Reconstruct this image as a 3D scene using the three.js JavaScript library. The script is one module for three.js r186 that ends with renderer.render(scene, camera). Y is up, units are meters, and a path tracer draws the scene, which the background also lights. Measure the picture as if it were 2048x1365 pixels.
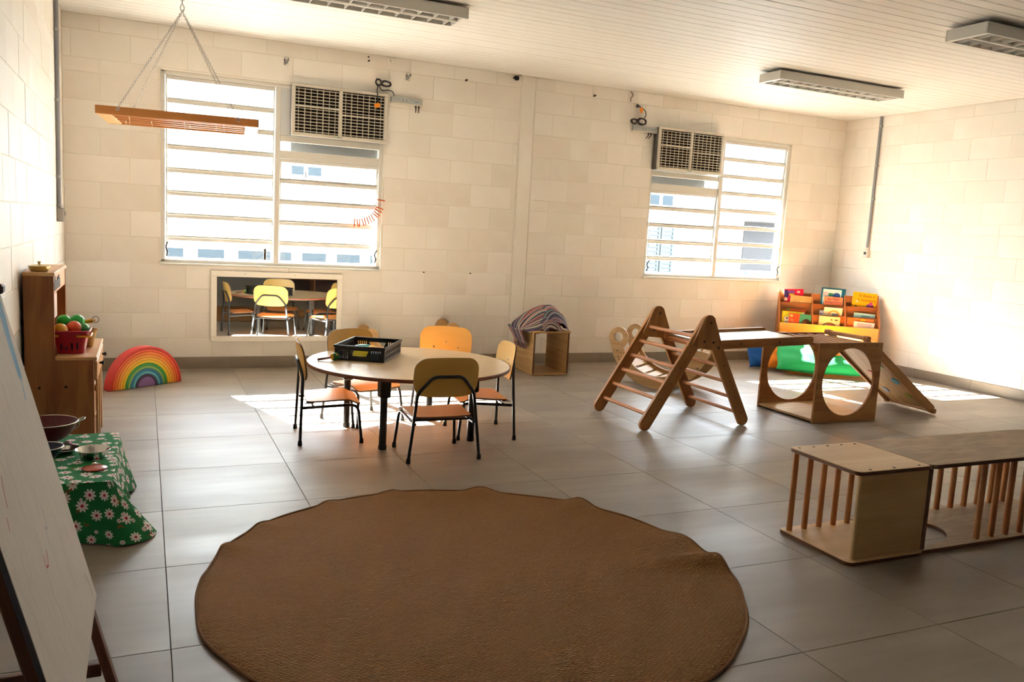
import * as THREE from 'three';
import { mergeGeometries, mergeVertices, toCreasedNormals } from 'three/addons/utils/BufferGeometryUtils.js';

// ------------------------------------------------------------------ camera, sky, sun, exposure
const scene = new THREE.Scene();
const camera = new THREE.PerspectiveCamera(45.06, 2048 / 1365, 0.05, 200);
{
  const yaw = 0.4242, pitch = -0.1304, roll = 0.0545;
  const f = new THREE.Vector3(Math.sin(yaw) * Math.cos(pitch), Math.sin(pitch), -Math.cos(yaw) * Math.cos(pitch));
  const r = new THREE.Vector3(Math.cos(yaw), 0, Math.sin(yaw)), u = new THREE.Vector3().crossVectors(r, f);
  const r2 = r.clone().multiplyScalar(Math.cos(roll)).addScaledVector(u, Math.sin(roll));
  const u2 = u.clone().multiplyScalar(Math.cos(roll)).addScaledVector(r, -Math.sin(roll));
  camera.position.set(0.5458, 1.2338, 7.0801);
  camera.quaternion.setFromRotationMatrix(new THREE.Matrix4().makeBasis(r2, u2, f.clone().negate()));
}
scene.background = new THREE.Color(0.76, 0.88, 1.0);
scene.backgroundIntensity = 4.8;
const sun = new THREE.DirectionalLight(new THREE.Color(1.0, 0.965, 0.91), 50);
sun.position.set(4 - 0.315 * 12, 0.75 * 12, 1.5 - 12);
sun.target.position.set(4, 0, 1.5);
sun.castShadow = true;
sun.shadow.mapSize.set(4096, 4096);
Object.assign(sun.shadow.camera, { left: -9, right: 9, top: 9, bottom: -9, near: 0.5, far: 40 });
scene.add(sun, sun.target);
const renderer = new THREE.WebGLRenderer({ antialias: true });
renderer.toneMapping = THREE.LinearToneMapping;
renderer.toneMappingExposure = 6.3;
renderer.shadowMap.enabled = true;

// ------------------------------------------------------------------ helpers
let seed = 7;
const rnd = () => { seed |= 0; seed = (seed + 0x6D2B79F5) | 0; let t = Math.imul(seed ^ (seed >>> 15), 1 | seed); t = (t + Math.imul(t ^ (t >>> 7), 61 | t)) ^ t; return ((t ^ (t >>> 14)) >>> 0) / 4294967296; };
const rr = (a, b) => a + (b - a) * rnd();
const V = (x, y, z) => new THREE.Vector3(x, y, z);
const clamp = (x, a = 0, b = 1) => Math.min(b, Math.max(a, x)), mixn = (a, b, t) => a + (b - a) * t;
const sstep = (a, b, x) => { const t = clamp((x - a) / (b - a)); return t * t * (3 - 2 * t); };
const taken = {};
function numbered(n) { taken[n] = (taken[n] ?? -1) + 1; return taken[n] ? n + '_' + String(taken[n]).padStart(3, '0') : n; }

function J(...list) {                                   // join geometries: position, normal, uv
  const gs = list.flat(9).filter(Boolean).map((g) => {
    const n = g.index ? g.toNonIndexed() : g.clone();
    for (const k of Object.keys(n.attributes)) if (!['position', 'normal', 'uv'].includes(k)) n.deleteAttribute(k);
    if (!n.attributes.normal) n.computeVertexNormals();
    if (!n.attributes.uv) n.setAttribute('uv', new THREE.BufferAttribute(new Float32Array(n.attributes.position.count * 2), 2));
    n.clearGroups();
    return n;
  });
  return gs.length === 1 ? gs[0] : mergeGeometries(gs, false);
}
function uvBox(g, along) {                              // uv in metres, u along the longest side (or axis `along`)
  g = g.index ? g.toNonIndexed() : g;
  g.computeBoundingBox();
  const s = g.boundingBox.getSize(V(0, 0, 0)).toArray();
  const L = along ?? s.indexOf(Math.max(...s)), p = g.attributes.position, n = g.attributes.normal, uv = new Float32Array(p.count * 2);
  const ou = rnd() * 3, ov = rnd() * 3;
  for (let i = 0; i < p.count; i += 3) {
    const nn = [0, 0, 0];
    for (let k = 0; k < 3; k++) { nn[0] += n.getX(i + k); nn[1] += n.getY(i + k); nn[2] += n.getZ(i + k); }
    const a = nn.map(Math.abs), k = a.indexOf(Math.max(...a)), o = [0, 1, 2].filter((q) => q !== k);
    const ua = o.includes(L) ? L : o[0], va = o.find((q) => q !== ua);
    for (let v = 0; v < 3; v++) { const c = [p.getX(i + v), p.getY(i + v), p.getZ(i + v)]; uv[(i + v) * 2] = c[ua] + ou; uv[(i + v) * 2 + 1] = c[va] + ov; }
  }
  g.setAttribute('uv', new THREE.BufferAttribute(uv, 2));
  return g;
}
const AX = [V(1, 0, 0), V(0, 1, 0), V(0, 0, 1)];
function chamfer(w, h, d, c = 0.002) {
  const hs = [w / 2, h / 2, d / 2]; c = Math.min(c, ...hs.map((x) => x * 0.9));
  const P = (s, ax) => [0, 1, 2].map((k) => s[k] * (hs[k] - (k === ax ? 0 : c)));
  const out = [], tri = (a, b, e) => {
    const A = V(...a), B = V(...b), C = V(...e), N = B.clone().sub(A).cross(C.clone().sub(A)), m = A.clone().add(B).add(C);
    if (N.dot(m) < 0) out.push(...a, ...e, ...b); else out.push(...a, ...b, ...e);
  }, quad = (a, b, e, f) => { tri(a, b, e); tri(a, e, f); };
  for (let k = 0; k < 3; k++) {
    const [a, b] = [0, 1, 2].filter((q) => q !== k);
    for (const s of [-1, 1]) { const mk = (x, y) => { const v = [0, 0, 0]; v[k] = s; v[a] = x; v[b] = y; return P(v, k); }; quad(mk(-1, -1), mk(1, -1), mk(1, 1), mk(-1, 1)); }
    for (const sa of [-1, 1]) for (const sb of [-1, 1]) { const mk = (t, ax) => { const v = [0, 0, 0]; v[k] = t; v[a] = sa; v[b] = sb; return P(v, ax); }; quad(mk(-1, a), mk(1, a), mk(1, b), mk(-1, b)); }
  }
  for (const x of [-1, 1]) for (const y of [-1, 1]) for (const z of [-1, 1]) tri(P([x, y, z], 0), P([x, y, z], 1), P([x, y, z], 2));
  const g = new THREE.BufferGeometry();
  g.setAttribute('position', new THREE.BufferAttribute(new Float32Array(out), 3));
  g.computeVertexNormals();
  return g;
}
function M4(pos = [0, 0, 0], rot = [0, 0, 0], sc = [1, 1, 1]) {
  return new THREE.Matrix4().compose(V(...pos), new THREE.Quaternion().setFromEuler(new THREE.Euler(...rot)), V(...sc));
}
const at = (g, pos, rot, sc) => g.applyMatrix4(M4(pos, rot, sc));
const box = (w, h, d, pos = [0, 0, 0], c = 0.002, rot) => at(uvBox(chamfer(w, h, d, c)), pos, rot);
const span = (x0, x1, y0, y1, z0, z1, c = 0.002) => box(x1 - x0, y1 - y0, z1 - z0, [(x0 + x1) / 2, (y0 + y1) / 2, (z0 + z1) / 2], c);
function rod(p, q, r, seg = 14, r2 = r) {
  const d = V(...q).sub(V(...p)), L = d.length(), g = new THREE.CylinderGeometry(r2, r, L, seg, 1);
  const uv = g.attributes.uv, o = rnd() * 3;
  for (let i = 0; i < uv.count; i++) { const a = uv.getX(i), b = uv.getY(i); uv.setXY(i, b * L + o, a * 6.283 * r + o); }
  g.applyQuaternion(new THREE.Quaternion().setFromUnitVectors(V(0, 1, 0), d.normalize()));
  return g.translate((p[0] + q[0]) / 2, (p[1] + q[1]) / 2, (p[2] + q[2]) / 2);
}
class Bent extends THREE.CurvePath {
  constructor(pts, rad) {
    super();
    let a = V(...pts[0]);
    for (let i = 1; i < pts.length; i++) {
      const b = V(...pts[i]);
      if (i === pts.length - 1) { this.add(new THREE.LineCurve3(a, b)); break; }
      const c = V(...pts[i + 1]), k = Math.min(rad, a.distanceTo(b) * 0.49, b.distanceTo(c) * 0.49);
      const p = b.clone().add(V(...pts[i - 1]).sub(b).setLength(k)), q = b.clone().add(c.clone().sub(b).setLength(k));
      this.add(new THREE.LineCurve3(a, p)); this.add(new THREE.QuadraticBezierCurve3(p, b, q)); a = q;
    }
  }
}
const pipe = (pts, r, rad = 0.04, n = 40, seg = 10) => new THREE.TubeGeometry(new Bent(pts, rad), n, r, seg, false);
const tube = (pts, r, n = 32, seg = 8, closed = false) => new THREE.TubeGeometry(new THREE.CatmullRomCurve3(pts.map((p) => V(...p)), closed, 'centripetal'), n, r, seg, closed);
const lathe = (pts, seg = 40) => new THREE.LatheGeometry(pts.map((p) => new THREE.Vector2(...p)), seg);
const ball = (r, pos = [0, 0, 0], sc = [1, 1, 1], a = 24, b = 16) => at(new THREE.SphereGeometry(r, a, b), pos, [0, 0, 0], sc);
function ext(shape, depth, bev = 0.002, seg = 24, along) {   // XY outline, centred on z = 0
  const g = new THREE.ExtrudeGeometry(shape, { depth: Math.max(depth - 2 * bev, 1e-4), bevelEnabled: bev > 0, bevelSize: bev, bevelOffset: -bev, bevelThickness: bev, bevelSegments: 2, curveSegments: seg });
  g.translate(0, 0, -Math.max(depth - 2 * bev, 1e-4) / 2);
  return uvBox(g, along);
}
function poly(pts) { const s = new THREE.Shape(); pts.forEach((p, i) => (i ? s.lineTo(...p) : s.moveTo(...p))); s.closePath(); return s; }
function rrect(w, h, r, cx = 0, cy = 0) {
  const s = new THREE.Shape(), x = cx - w / 2, y = cy - h / 2; r = Math.min(r, w / 2, h / 2);
  s.moveTo(x + r, y); s.lineTo(x + w - r, y); s.absarc(x + w - r, y + r, r, -Math.PI / 2, 0); s.lineTo(x + w, y + h - r); s.absarc(x + w - r, y + h - r, r, 0, Math.PI / 2);
  s.lineTo(x + r, y + h); s.absarc(x + r, y + h - r, r, Math.PI / 2, Math.PI); s.lineTo(x, y + r); s.absarc(x + r, y + r, r, Math.PI, 1.5 * Math.PI); return s;
}
const rhole = (w, h, r, cx, cy) => { const q = new THREE.Path(); q.setFromPoints(rrect(w, h, r, cx, cy).getPoints(10)); return q; };
const circ = (r, cx = 0, cy = 0) => { const q = new THREE.Path(); q.absarc(cx, cy, r, 0, Math.PI * 2, true); return q; };
function band(shape, h, off = 0.0005) {                // a thin strip round an outline, standing on y = -h/2 .. h/2 (outline x, -z)
  const p = shape.getSpacedPoints(160), n = p.length - 1;
  return grid(n, 1, (u, v) => { const i = Math.round(u * n), a = p[(i - 1 + n) % n], b = p[(i + 1) % n], t = new THREE.Vector2(b.x - a.x, b.y - a.y).normalize(); return [p[i].x + t.y * off, (v - 0.5) * h, -(p[i].y - t.x * off)]; }, (u, v) => [u * 2, v * 0.02]);
}
function grid(nu, nv, fn, uvf) {                         // a smooth sheet: fn(u,v) -> [x,y,z]
  const p = [], uv = [], ix = [];
  for (let j = 0; j <= nv; j++) for (let i = 0; i <= nu; i++) { const u = i / nu, v = j / nv; p.push(...fn(u, v)); uv.push(...(uvf ? uvf(u, v) : [u, v])); }
  for (let j = 0; j < nv; j++) for (let i = 0; i < nu; i++) { const a = j * (nu + 1) + i, b = a + 1, c = a + nu + 1, d = c + 1; ix.push(a, b, d, a, d, c); }
  const g = new THREE.BufferGeometry();
  g.setAttribute('position', new THREE.Float32BufferAttribute(p, 3)); g.setAttribute('uv', new THREE.Float32BufferAttribute(uv, 2)); g.setIndex(ix); g.computeVertexNormals();
  return g;
}

function obj(name, geo, m, parent = scene) {
  const o = new THREE.Mesh(Array.isArray(geo) ? J(geo) : geo, m);
  o.name = parent === scene ? numbered(name) : name; o.castShadow = o.receiveShadow = true; parent.add(o); return o;
}
function tag(o, label, category, group) { Object.assign(o.userData, { label, category }); if (group) o.userData.group = group; return o; }
function thing(name, label, category, pos = [0, 0, 0], turn = 0, group) {
  const o = new THREE.Group(); o.name = numbered(name); o.position.set(...pos); o.rotation.y = turn; scene.add(o); return tag(o, label, category, group);
}
function struct(name, geo, m) { const o = geo ? obj(name, geo, m) : new THREE.Group(); if (!geo) { o.name = name; scene.add(o); } o.userData.kind = 'structure'; return o; }
function dup(o, pos, turn, label, group) {
  const c = o.clone(); c.userData = { ...o.userData, label }; if (group) c.userData.group = group; c.name = numbered(o.name.replace(/_\d{3}$/, '')); c.position.set(...pos); c.rotation.y = turn; scene.add(c); return c;
}

// ------------------------------------------------------------------ procedural textures
const hash = (x, y, s) => { let h = Math.imul(x, 374761393) + Math.imul(y, 668265263) + Math.imul(s, 1442695041); h = Math.imul(h ^ (h >>> 13), 1274126177); return ((h ^ (h >>> 16)) >>> 0) / 4294967296; };
function noise(x, y, px, py, s = 0) {                    // value noise, periodic in px, py
  const x0 = Math.floor(x), y0 = Math.floor(y), fx = x - x0, fy = y - y0, w = (t) => t * t * (3 - 2 * t), m = (a, b) => ((a % b) + b) % b;
  const h = (i, j) => hash(m(x0 + i, px), m(y0 + j, py), s);
  return mixn(mixn(h(0, 0), h(1, 0), w(fx)), mixn(h(0, 1), h(1, 1), w(fx)), w(fy));
}
function fbm(u, v, fx, fy, oct, s = 0) { let a = 0.5, t = 0, n = 0; for (let k = 0; k < oct; k++) { t += a * noise(u * fx, v * fy, fx, fy, s + k); n += a; a *= 0.5; fx *= 2; fy *= 2; } return t / n; }
function tex(w, h, fn, size, srgb = true) {
  const d = new Uint8Array(w * h * 4);
  for (let y = 0; y < h; y++) for (let x = 0; x < w; x++) { const c = fn(x / w, y / h), o = (y * w + x) * 4; for (let k = 0; k < 3; k++) d[o + k] = clamp(c[k] ?? c[0]) * 255; d[o + 3] = 255; }
  const t = new THREE.DataTexture(d, w, h); t.magFilter = THREE.LinearFilter; t.minFilter = THREE.LinearMipmapLinearFilter; t.generateMipmaps = true; t.wrapS = t.wrapT = THREE.RepeatWrapping;
  if (srgb) t.colorSpace = THREE.SRGBColorSpace;
  if (size) t.repeat.set(1 / size[0], 1 / size[1]);
  t.needsUpdate = true; return t;
}
function paint(w, h, draw, size) {
  const c = document.createElement('canvas'); c.width = w; c.height = h; draw(c.getContext('2d'), w, h);
  const t = new THREE.CanvasTexture(c); t.colorSpace = THREE.SRGBColorSpace; t.wrapS = t.wrapT = THREE.RepeatWrapping; if (size) t.repeat.set(1 / size[0], 1 / size[1]); return t;
}
const mixc = (a, b, t) => a.map((x, k) => mixn(x, b[k], t));
const hex = (h) => [(h >> 16) / 255, ((h >> 8) & 255) / 255, (h & 255) / 255];
function wood(light, dark, s, rough = 0.5, size = [0.9, 0.45], contrast = 1, fx = 2, fy = 14) {
  const a = hex(light), b = hex(dark);
  const f = (u, v) => {
    const w = fbm(u, v, 2, 5, 3, s + 40) * 0.25;
    const g = fbm(u, v + w, fx, fy, 4, s), fine = fbm(u, v, 6, 96, 2, s + 9);
    return clamp((g - 0.5) * 1.9 * contrast + 0.5) * 0.72 + fine * 0.28;
  };
  const map = tex(512, 512, (u, v) => mixc(a, b, clamp(f(u, v))), size);
  const bump = tex(256, 256, (u, v) => [1 - f(u, v)], size, false);
  return new THREE.MeshStandardMaterial({ map, bumpMap: bump, bumpScale: 0.0004, roughness: rough });
}
const plain = (h, rough = 0.5, extra = {}) => new THREE.MeshStandardMaterial({ color: h, roughness: rough, ...extra });
const metal = (h, rough = 0.3) => new THREE.MeshStandardMaterial({ color: h, roughness: rough, metalness: 1 });

const M = {};
let tint;
{
  const relief = tex(512, 512, (u, v) => [0.6 * fbm(u, v, 12, 12, 4, 3) + 0.4 * fbm(u, v, 70, 70, 2, 5)], [0.7, 0.7], false);
  tint = (a, b, s) => tex(256, 256, (u, v) => mixc(hex(a), hex(b), clamp(fbm(u, v, 5, 5, 4, s) * 1.6 - 0.3)), [1.3, 1.3]);
  M.wall = [new THREE.MeshStandardMaterial({ map: tint(0xeeeae1, 0xe7e1d6, 11), bumpMap: relief, bumpScale: 0.0011, roughness: 0.55 }),
    new THREE.MeshStandardMaterial({ map: tint(0xebe6dc, 0xe4ddd1, 12), bumpMap: relief, bumpScale: 0.0016, roughness: 0.52 }),
    new THREE.MeshStandardMaterial({ map: tint(0xf0ece3, 0xeae4da, 13), bumpMap: relief, bumpScale: 0.0009, roughness: 0.56 })];
  M.mortar = new THREE.MeshStandardMaterial({ map: tint(0xe8e3d6, 0xdcd6c7, 14), bumpMap: relief, bumpScale: 0.0016, roughness: 0.65 });
  const tf = (u, v) => clamp(0.55 * fbm(u, v, 3, 9, 4, 21) + 0.45 * fbm(u, v, 7, 34, 4, 22));
  const tmap = (a, b) => tex(1024, 512, (u, v) => mixc(hex(a), hex(b), clamp((tf(u, v) - 0.5) * 1.5 + 0.5)), [1.9, 1.3]);
  const trough = tex(512, 256, (u, v) => [0, 0.37 + 0.14 * fbm(u, v, 6, 14, 4, 31), 0], [1.9, 1.3], false);
  const tm = [tmap(0x978b7c, 0x827768), tmap(0x9b8f7f, 0x867b6b)];
  M.tile = tm.map((map) => new THREE.MeshPhysicalMaterial({ map, roughnessMap: trough, roughness: 1, ior: 1.52 }));
  M.grout = plain(0x6a5c53, 0.9);
  M.pvc = new THREE.MeshStandardMaterial({ color: 0xe2e0da, roughness: 0.5 });
  M.alu = new THREE.MeshStandardMaterial({ color: 0xdcdad2, roughness: 0.42, metalness: 0.1 });
  M.glass = new THREE.MeshPhysicalMaterial({ color: 0xffffff, transmission: 1, roughness: 0, ior: 1.45, thickness: 0 });
  M.black = plain(0x17171a, 0.55);
  M.rubber = plain(0x1d1c1d, 0.7);
  M.chrome = metal(0xd9d7d2, 0.16);
  M.steel = metal(0xa9a6a0, 0.3);
  M.pipe = plain(0x8b8d90, 0.45);
  M.lampwhite = plain(0xdedcd4, 0.4);
  M.pikler = wood(0xc08c54, 0x966030, 61, 0.48);
  M.rung = wood(0xd0905a, 0xac6c3c, 62, 0.42, [0.6, 0.15]);
  M.birch = wood(0xd9b887, 0xc39a63, 63, 0.45, [1.1, 0.5], 0.8);
  M.birch2 = wood(0xc7a26e, 0xa87f4c, 64, 0.5, [1.0, 0.4], 1.1);
  M.ply = wood(0xa98c66, 0x84694a, 65, 0.55, [0.5, 0.22], 1.2, 6, 16);
  M.edge = wood(0x8a5f38, 0x5c3a20, 66, 0.6, [0.3, 0.02], 1.2, 2, 4);
  M.pine = wood(0xb07440, 0x824a22, 67, 0.45, [0.7, 0.4], 1.2, 2, 9);
  M.pineLight = wood(0xe0b682, 0xc9945c, 68, 0.45);
  M.shelfYellow = wood(0xf0c56a, 0xe3ad48, 69, 0.42, [1.2, 0.5], 0.7);
  M.shelfBrown = wood(0xb9783c, 0x925524, 70, 0.48);
  M.table = wood(0xdcc19a, 0xcaa878, 71, 0.34, [1.4, 0.5], 0.6, 2, 18);
  M.tableEdge = plain(0x7a4a34, 0.5);
  M.back = wood(0xf0c674, 0xe4b45a, 72, 0.36, [0.8, 0.5], 0.5, 2, 12);
  M.seat = wood(0xe09850, 0xd08038, 73, 0.36, [0.8, 0.5], 0.5, 2, 12);
  M.easelLeg = wood(0x7a4a30, 0x52301d, 74, 0.5);
  M.frameWood = wood(0xc88646, 0xb06f33, 75, 0.5, [1, 0.2], 0.6);
  M.frameLight = wood(0xe8c08a, 0xd8a868, 76, 0.5, [1, 0.2], 0.6);
  M.chairSteel = new THREE.MeshStandardMaterial({ color: 0x2f3133, roughness: 0.34, metalness: 0.35 });
}

// ------------------------------------------------------------------ room shell
const W = 7.667, H = 2.663, D = 7.5, HB = 0.094, T = 0.15;
const WIN = [{ x0: 0.668, x1: 2.434, y0: 0.85, y1: 2.335, ac: 1 }, { x0: 5.157, x1: 6.925, y0: 0.868, y1: 2.338, ac: -1 }];
{
  // floor: slab and tiles
  const f = struct('floor', [span(-T, W + T, -0.12, -0.0025, -T, D + T, 0.001)], M.grout);
  const xs = [0], zs = [0];
  for (let k = -1; k < 13; k++) { const x = 0.612 + 0.5955 * k; if (x > 0.02 && x < W - 0.02) xs.push(x); } xs.push(W);
  for (let k = -4; k < 10; k++) { const z = 2.266 + 0.6036 * k; if (z > 0.02 && z < D - 0.02) zs.push(z); } zs.push(D);
  const cache = {};
  for (let i = 0; i + 1 < xs.length; i++) for (let j = 0; j + 1 < zs.length; j++) {
    const w = xs[i + 1] - xs[i] - 0.0024, d = zs[j + 1] - zs[j] - 0.0024, key = w.toFixed(3) + d.toFixed(3) + Math.floor(rnd() * 4);
    const g = (cache[key] ??= uvBox(chamfer(w, 0.008, d, 0.0008), 0));
    const t = obj('tile', g, M.tile[rnd() < 0.6 ? 0 : 1], f);
    t.position.set((xs[i] + xs[i + 1]) / 2, -0.004 + rr(-0.0003, 0), (zs[j] + zs[j + 1]) / 2);
  }
  // walls of painted concrete blocks
  const sub = (r, holes) => holes.reduce((list, h) => list.flatMap((q) => {
    if (h[0] >= q[1] || h[1] <= q[0] || h[2] >= q[3] || h[3] <= q[2]) return [q];
    const o = [];
    if (q[0] < h[0]) o.push([q[0], h[0], q[2], q[3]]); if (q[1] > h[1]) o.push([h[1], q[1], q[2], q[3]]);
    const a = Math.max(q[0], h[0]), b = Math.min(q[1], h[1]);
    if (q[2] < h[2]) o.push([a, b, q[2], h[2]]); if (q[3] > h[3]) o.push([a, b, h[3], q[3]]);
    return o;
  }), [r]);
  const cacheB = {};
  function blockWall(wall, a0, a1, rows, phase, holes, place) {     // a = along the wall, rows = course heights from the top
    for (let i = 0; i + 1 < rows.length; i++) {
      const y1 = rows[i], y0 = rows[i + 1], ph = phase[i % phase.length];
      const cuts = [a0]; for (let x = a0 + ((((ph - a0) % 0.4) + 0.4) % 0.4); x < a1 - 0.05; x += 0.4) if (x > a0 + 0.05) cuts.push(x); cuts.push(a1);
      for (let k = 0; k + 1 < cuts.length; k++) for (const q of sub([cuts[k], cuts[k + 1], y0, y1], holes)) {
        const w = q[1] - q[0] - 0.003, h = q[3] - q[2] - 0.003; if (w < 0.02 || h < 0.012) continue;
        const key = w.toFixed(2) + '_' + h.toFixed(2) + '_' + Math.floor(rnd() * 2);
        const g = (cacheB[key] ??= uvBox(chamfer(w, h, 0.014, 0.0022), 0));
        const b = obj('block', g, M.wall[Math.floor(rnd() * 3)], wall);
        place(b, (q[0] + q[1]) / 2, (q[2] + q[3]) / 2, rr(-0.001, 0.001));
        b.rotateX(rr(-0.0022, 0.0022)); b.rotateY(rr(-0.0015, 0.0015));
      }
    }
  }
  const holes = WIN.map((w) => [w.x0, w.x1, w.y0, w.y1]);
  const core = sub([-T, W + T, -0.1, H + 0.05], holes).map((q) => span(q[0], q[1], q[2], q[3], -T, -0.0014, 0.0005));
  const back = struct('wall_back', core, M.mortar);
  const rowsL = [H, 2.55, 2.35, 2.25, 2.05, 1.85, 1.65, 1.45, 1.25, 1.05, 0.85, 0.65, 0.45, 0.25, HB];
  const rowsR = [H, 2.55, 2.35, 2.15, 1.95, 1.75, 1.55, 1.45, 1.25, 1.05, 0.85, 0.65, 0.45, 0.25, HB];
  const pB = (b, a, y, p) => b.position.set(a, y, -0.007 + p);
  blockWall(back, 0.0, 3.70, rowsL, [0.25, 0.06, 0.25, 0.25, 0.05, 0.25, 0.05, 0.25, 0.05, 0.25, 0.05, 0.25, 0.05, 0.25], holes, pB);
  blockWall(back, 3.848, W, rowsR, [0.04, 0.245, 0.04, 0.24, 0.045, 0.235, 0.04, 0.04, 0.24, 0.04, 0.24, 0.04, 0.24, 0.04], holes, pB);
  obj('column_face', [box(0.135, H - HB, 0.014, [3.774, (H + HB) / 2, -0.006], 0.003)], M.wall[0], back);
  obj('column_ridge', [tube([[3.701, HB, 0], [3.699, 0.9, 0.001], [3.702, 1.8, 0], [3.70, 2.57, 0.001]], 0.006, 30, 8)], M.wall[1], back);
  obj('column_ridge', [tube([[3.848, HB, 0], [3.850, 0.9, 0.001], [3.847, 1.8, 0], [3.848, H, 0.001]], 0.006, 30, 8)], M.wall[1], back);
  const left = struct('wall_left', [span(-T, -0.0014, -0.1, H + 0.05, -T, D + T, 0.0005)], M.mortar);
  blockWall(left, 0, D, rowsL, [0.16, 0.36, 0.36, 0.15, 0.36, 0.15, 0.35], [], (b, a, y, p) => { b.position.set(-0.007 + p, y, a); b.rotation.y = Math.PI / 2; });
  const right = struct('wall_right', [span(W + 0.0014, W + T, -0.1, H + 0.05, -T, D + T, 0.0005)], M.mortar);
  blockWall(right, 0, D, rowsR, [0.36, 0.16, 0.36, 0.16, 0.36, 0.16, 0.36, 0.36, 0.16, 0.36, 0.16, 0.36, 0.16, 0.36], [], (b, a, y, p) => { b.position.set(W + 0.007 - p, y, a); b.rotation.y = -Math.PI / 2; });
  struct('wall_rear', [span(-T, W + T, -0.1, H + 0.05, D, D + T, 0.0005)], new THREE.MeshStandardMaterial({ map: tint(0x8f887e, 0x827b71, 15), roughness: 0.7 }));
  // baseboards of floor tile
  const bb = (name, n, L, put) => { const o = struct(name, null); for (let k = 0; k < n; k++) { const a = (k * L) / n, t = obj('tile', uvBox(chamfer(L / n - 0.002, HB, 0.011, 0.0015), 0), M.tile[k % 2], o); put(t, a + L / n / 2); } };
  bb('baseboard_back', 13, W, (t, a) => t.position.set(a, HB / 2, 0.0045));
  bb('baseboard_left', 12, D, (t, a) => { t.position.set(0.0045, HB / 2, a); t.rotation.y = Math.PI / 2; });
  bb('baseboard_right', 12, D, (t, a) => { t.position.set(W - 0.0045, HB / 2, a); t.rotation.y = Math.PI / 2; });
  bb('baseboard_rear', 13, W, (t, a) => t.position.set(a, HB / 2, D - 0.0045));
  // ceiling of narrow white boards, running along the window wall
  const ceil = struct('ceiling', [span(-T, W + T, H + 0.004, H + 0.16, -T - 1.2, D + T, 0.001)], plain(0xdedad2, 0.7));
  const slat = uvBox(chamfer(W - 0.004, 0.008, 0.0925, 0.0022), 0);
  for (let k = 0, z = 0.048; z < D; z += 0.0955, k++) { const s = obj('slat', slat, M.pvc, ceil); s.position.set(W / 2, H + 0.004 + rr(-0.0006, 0.0006), z); }
}

// ------------------------------------------------------------------ windows
function windowUnit(n, w) {
  const g = struct('window_' + n, null), zf = -0.045, fd = 0.05;
  const { x0, x1, y0, y1 } = w, xm = (x0 + x1) / 2 + (w.ac > 0 ? -0.0 : 0.0);
  const fr = 0.032;
  obj('frame', [span(x0, x0 + fr, y0, y1, zf - fd / 2, zf + fd / 2, 0.003), span(x1 - fr, x1, y0, y1, zf - fd / 2, zf + fd / 2, 0.003), span(x0, x1, y1 - fr, y1, zf - fd / 2, zf + fd / 2, 0.003), span(x0, x1, y0, y0 + fr, zf - fd / 2, zf + fd / 2, 0.003)], M.alu, g);
  obj('sill', [span(x0 - 0.006, x1 + 0.006, y0 - 0.012, y0 + 0.004, -0.02, 0.012, 0.003)], M.alu, g);
  obj('mullion', [span(xm - 0.022, xm + 0.022, y0 + fr, y1 - fr, zf - fd / 2, zf + fd / 2 + 0.004, 0.003)], M.alu, g);
  const pane = (a, b, c, d, tilt) => {
    const p = obj('glass_pane', new THREE.PlaneGeometry(b - a, d - c), M.glass, g); p.position.set((a + b) / 2, (c + d) / 2, zf - 0.006); p.rotation.x = tilt;
  };
  const rail = (a, b, y, h, tilt) => { const r = obj('rail', box(b - a, h, 0.026, [0, 0, 0], 0.003), M.alu, g); r.position.set((a + b) / 2, y, zf); r.rotation.x = tilt; };
  for (const side of [-1, 1]) {
    const a = side < 0 ? x0 + fr : xm + 0.022, b = side < 0 ? xm - 0.022 : x1 - fr, acSide = side === w.ac;
    const top = acSide ? 1.742 : y1 - fr, n_ = acSide ? 5 : 8, st = (top - y0 - fr) / n_;
    for (let k = 0; k < n_; k++) {                       // sashes hinged at the top and pushed open outwards
      const s = new THREE.Group(); s.name = 'sash'; s.position.set((a + b) / 2, y0 + fr + (k + 1) * st, zf); s.rotation.x = 0.1; g.add(s);
      const L = st + 0.002, hw = (b - a) / 2 - 0.002;
      obj('top_rail', box(hw * 2, 0.029, 0.022, [0, -0.0155, 0], 0.003), M.alu, s);
      obj('bottom_rail', box(hw * 2, 0.016, 0.022, [0, 0.008 - L, 0], 0.003), M.alu, s);
      for (const q of [-1, 1]) obj('stile', box(0.013, L - 0.046, 0.02, [q * (hw - 0.0065), -0.007 - L / 2, 0], 0.002), M.alu, s);
      obj('glass_pane', at(new THREE.PlaneGeometry(hw * 2 - 0.02, L - 0.044), [0, -0.007 - L / 2, 0]), M.glass, s);
    }
    if (acSide) { rail(a, b, 1.775, 0.066, 0); pane(a, b, 1.808, 1.882, 0); rail(a, b, 1.905, 0.05, 0); }
    const ax = side < 0 ? x0 + fr + 0.012 : x1 - fr - 0.012;      // operating rod and lever
    obj('opening_rod', [rod([ax, y0 + 0.08, zf + 0.032], [ax, (acSide ? 1.74 : y1) - 0.08, zf + 0.032], 0.0035, 8)], M.alu, g);
    obj('lever', [tube([[ax, y0 + 0.06, zf + 0.03], [ax + 0.004, y0 + 0.09, zf + 0.05], [ax - 0.006, y0 + 0.13, zf + 0.045], [ax + 0.006, y0 + 0.17, zf + 0.07]], 0.006, 16, 8)], M.black, g);
  }
  if (w.ac > 0) obj('filler_panel', [span(xm + 0.022, 1.652, 1.93, y1 - 0.004, zf - 0.01, zf + 0.02, 0.002)], plain(0xd2d6d8, 0.4), g);
  return g;
}
windowUnit(1, WIN[0]); windowUnit(2, WIN[1]);

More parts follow.
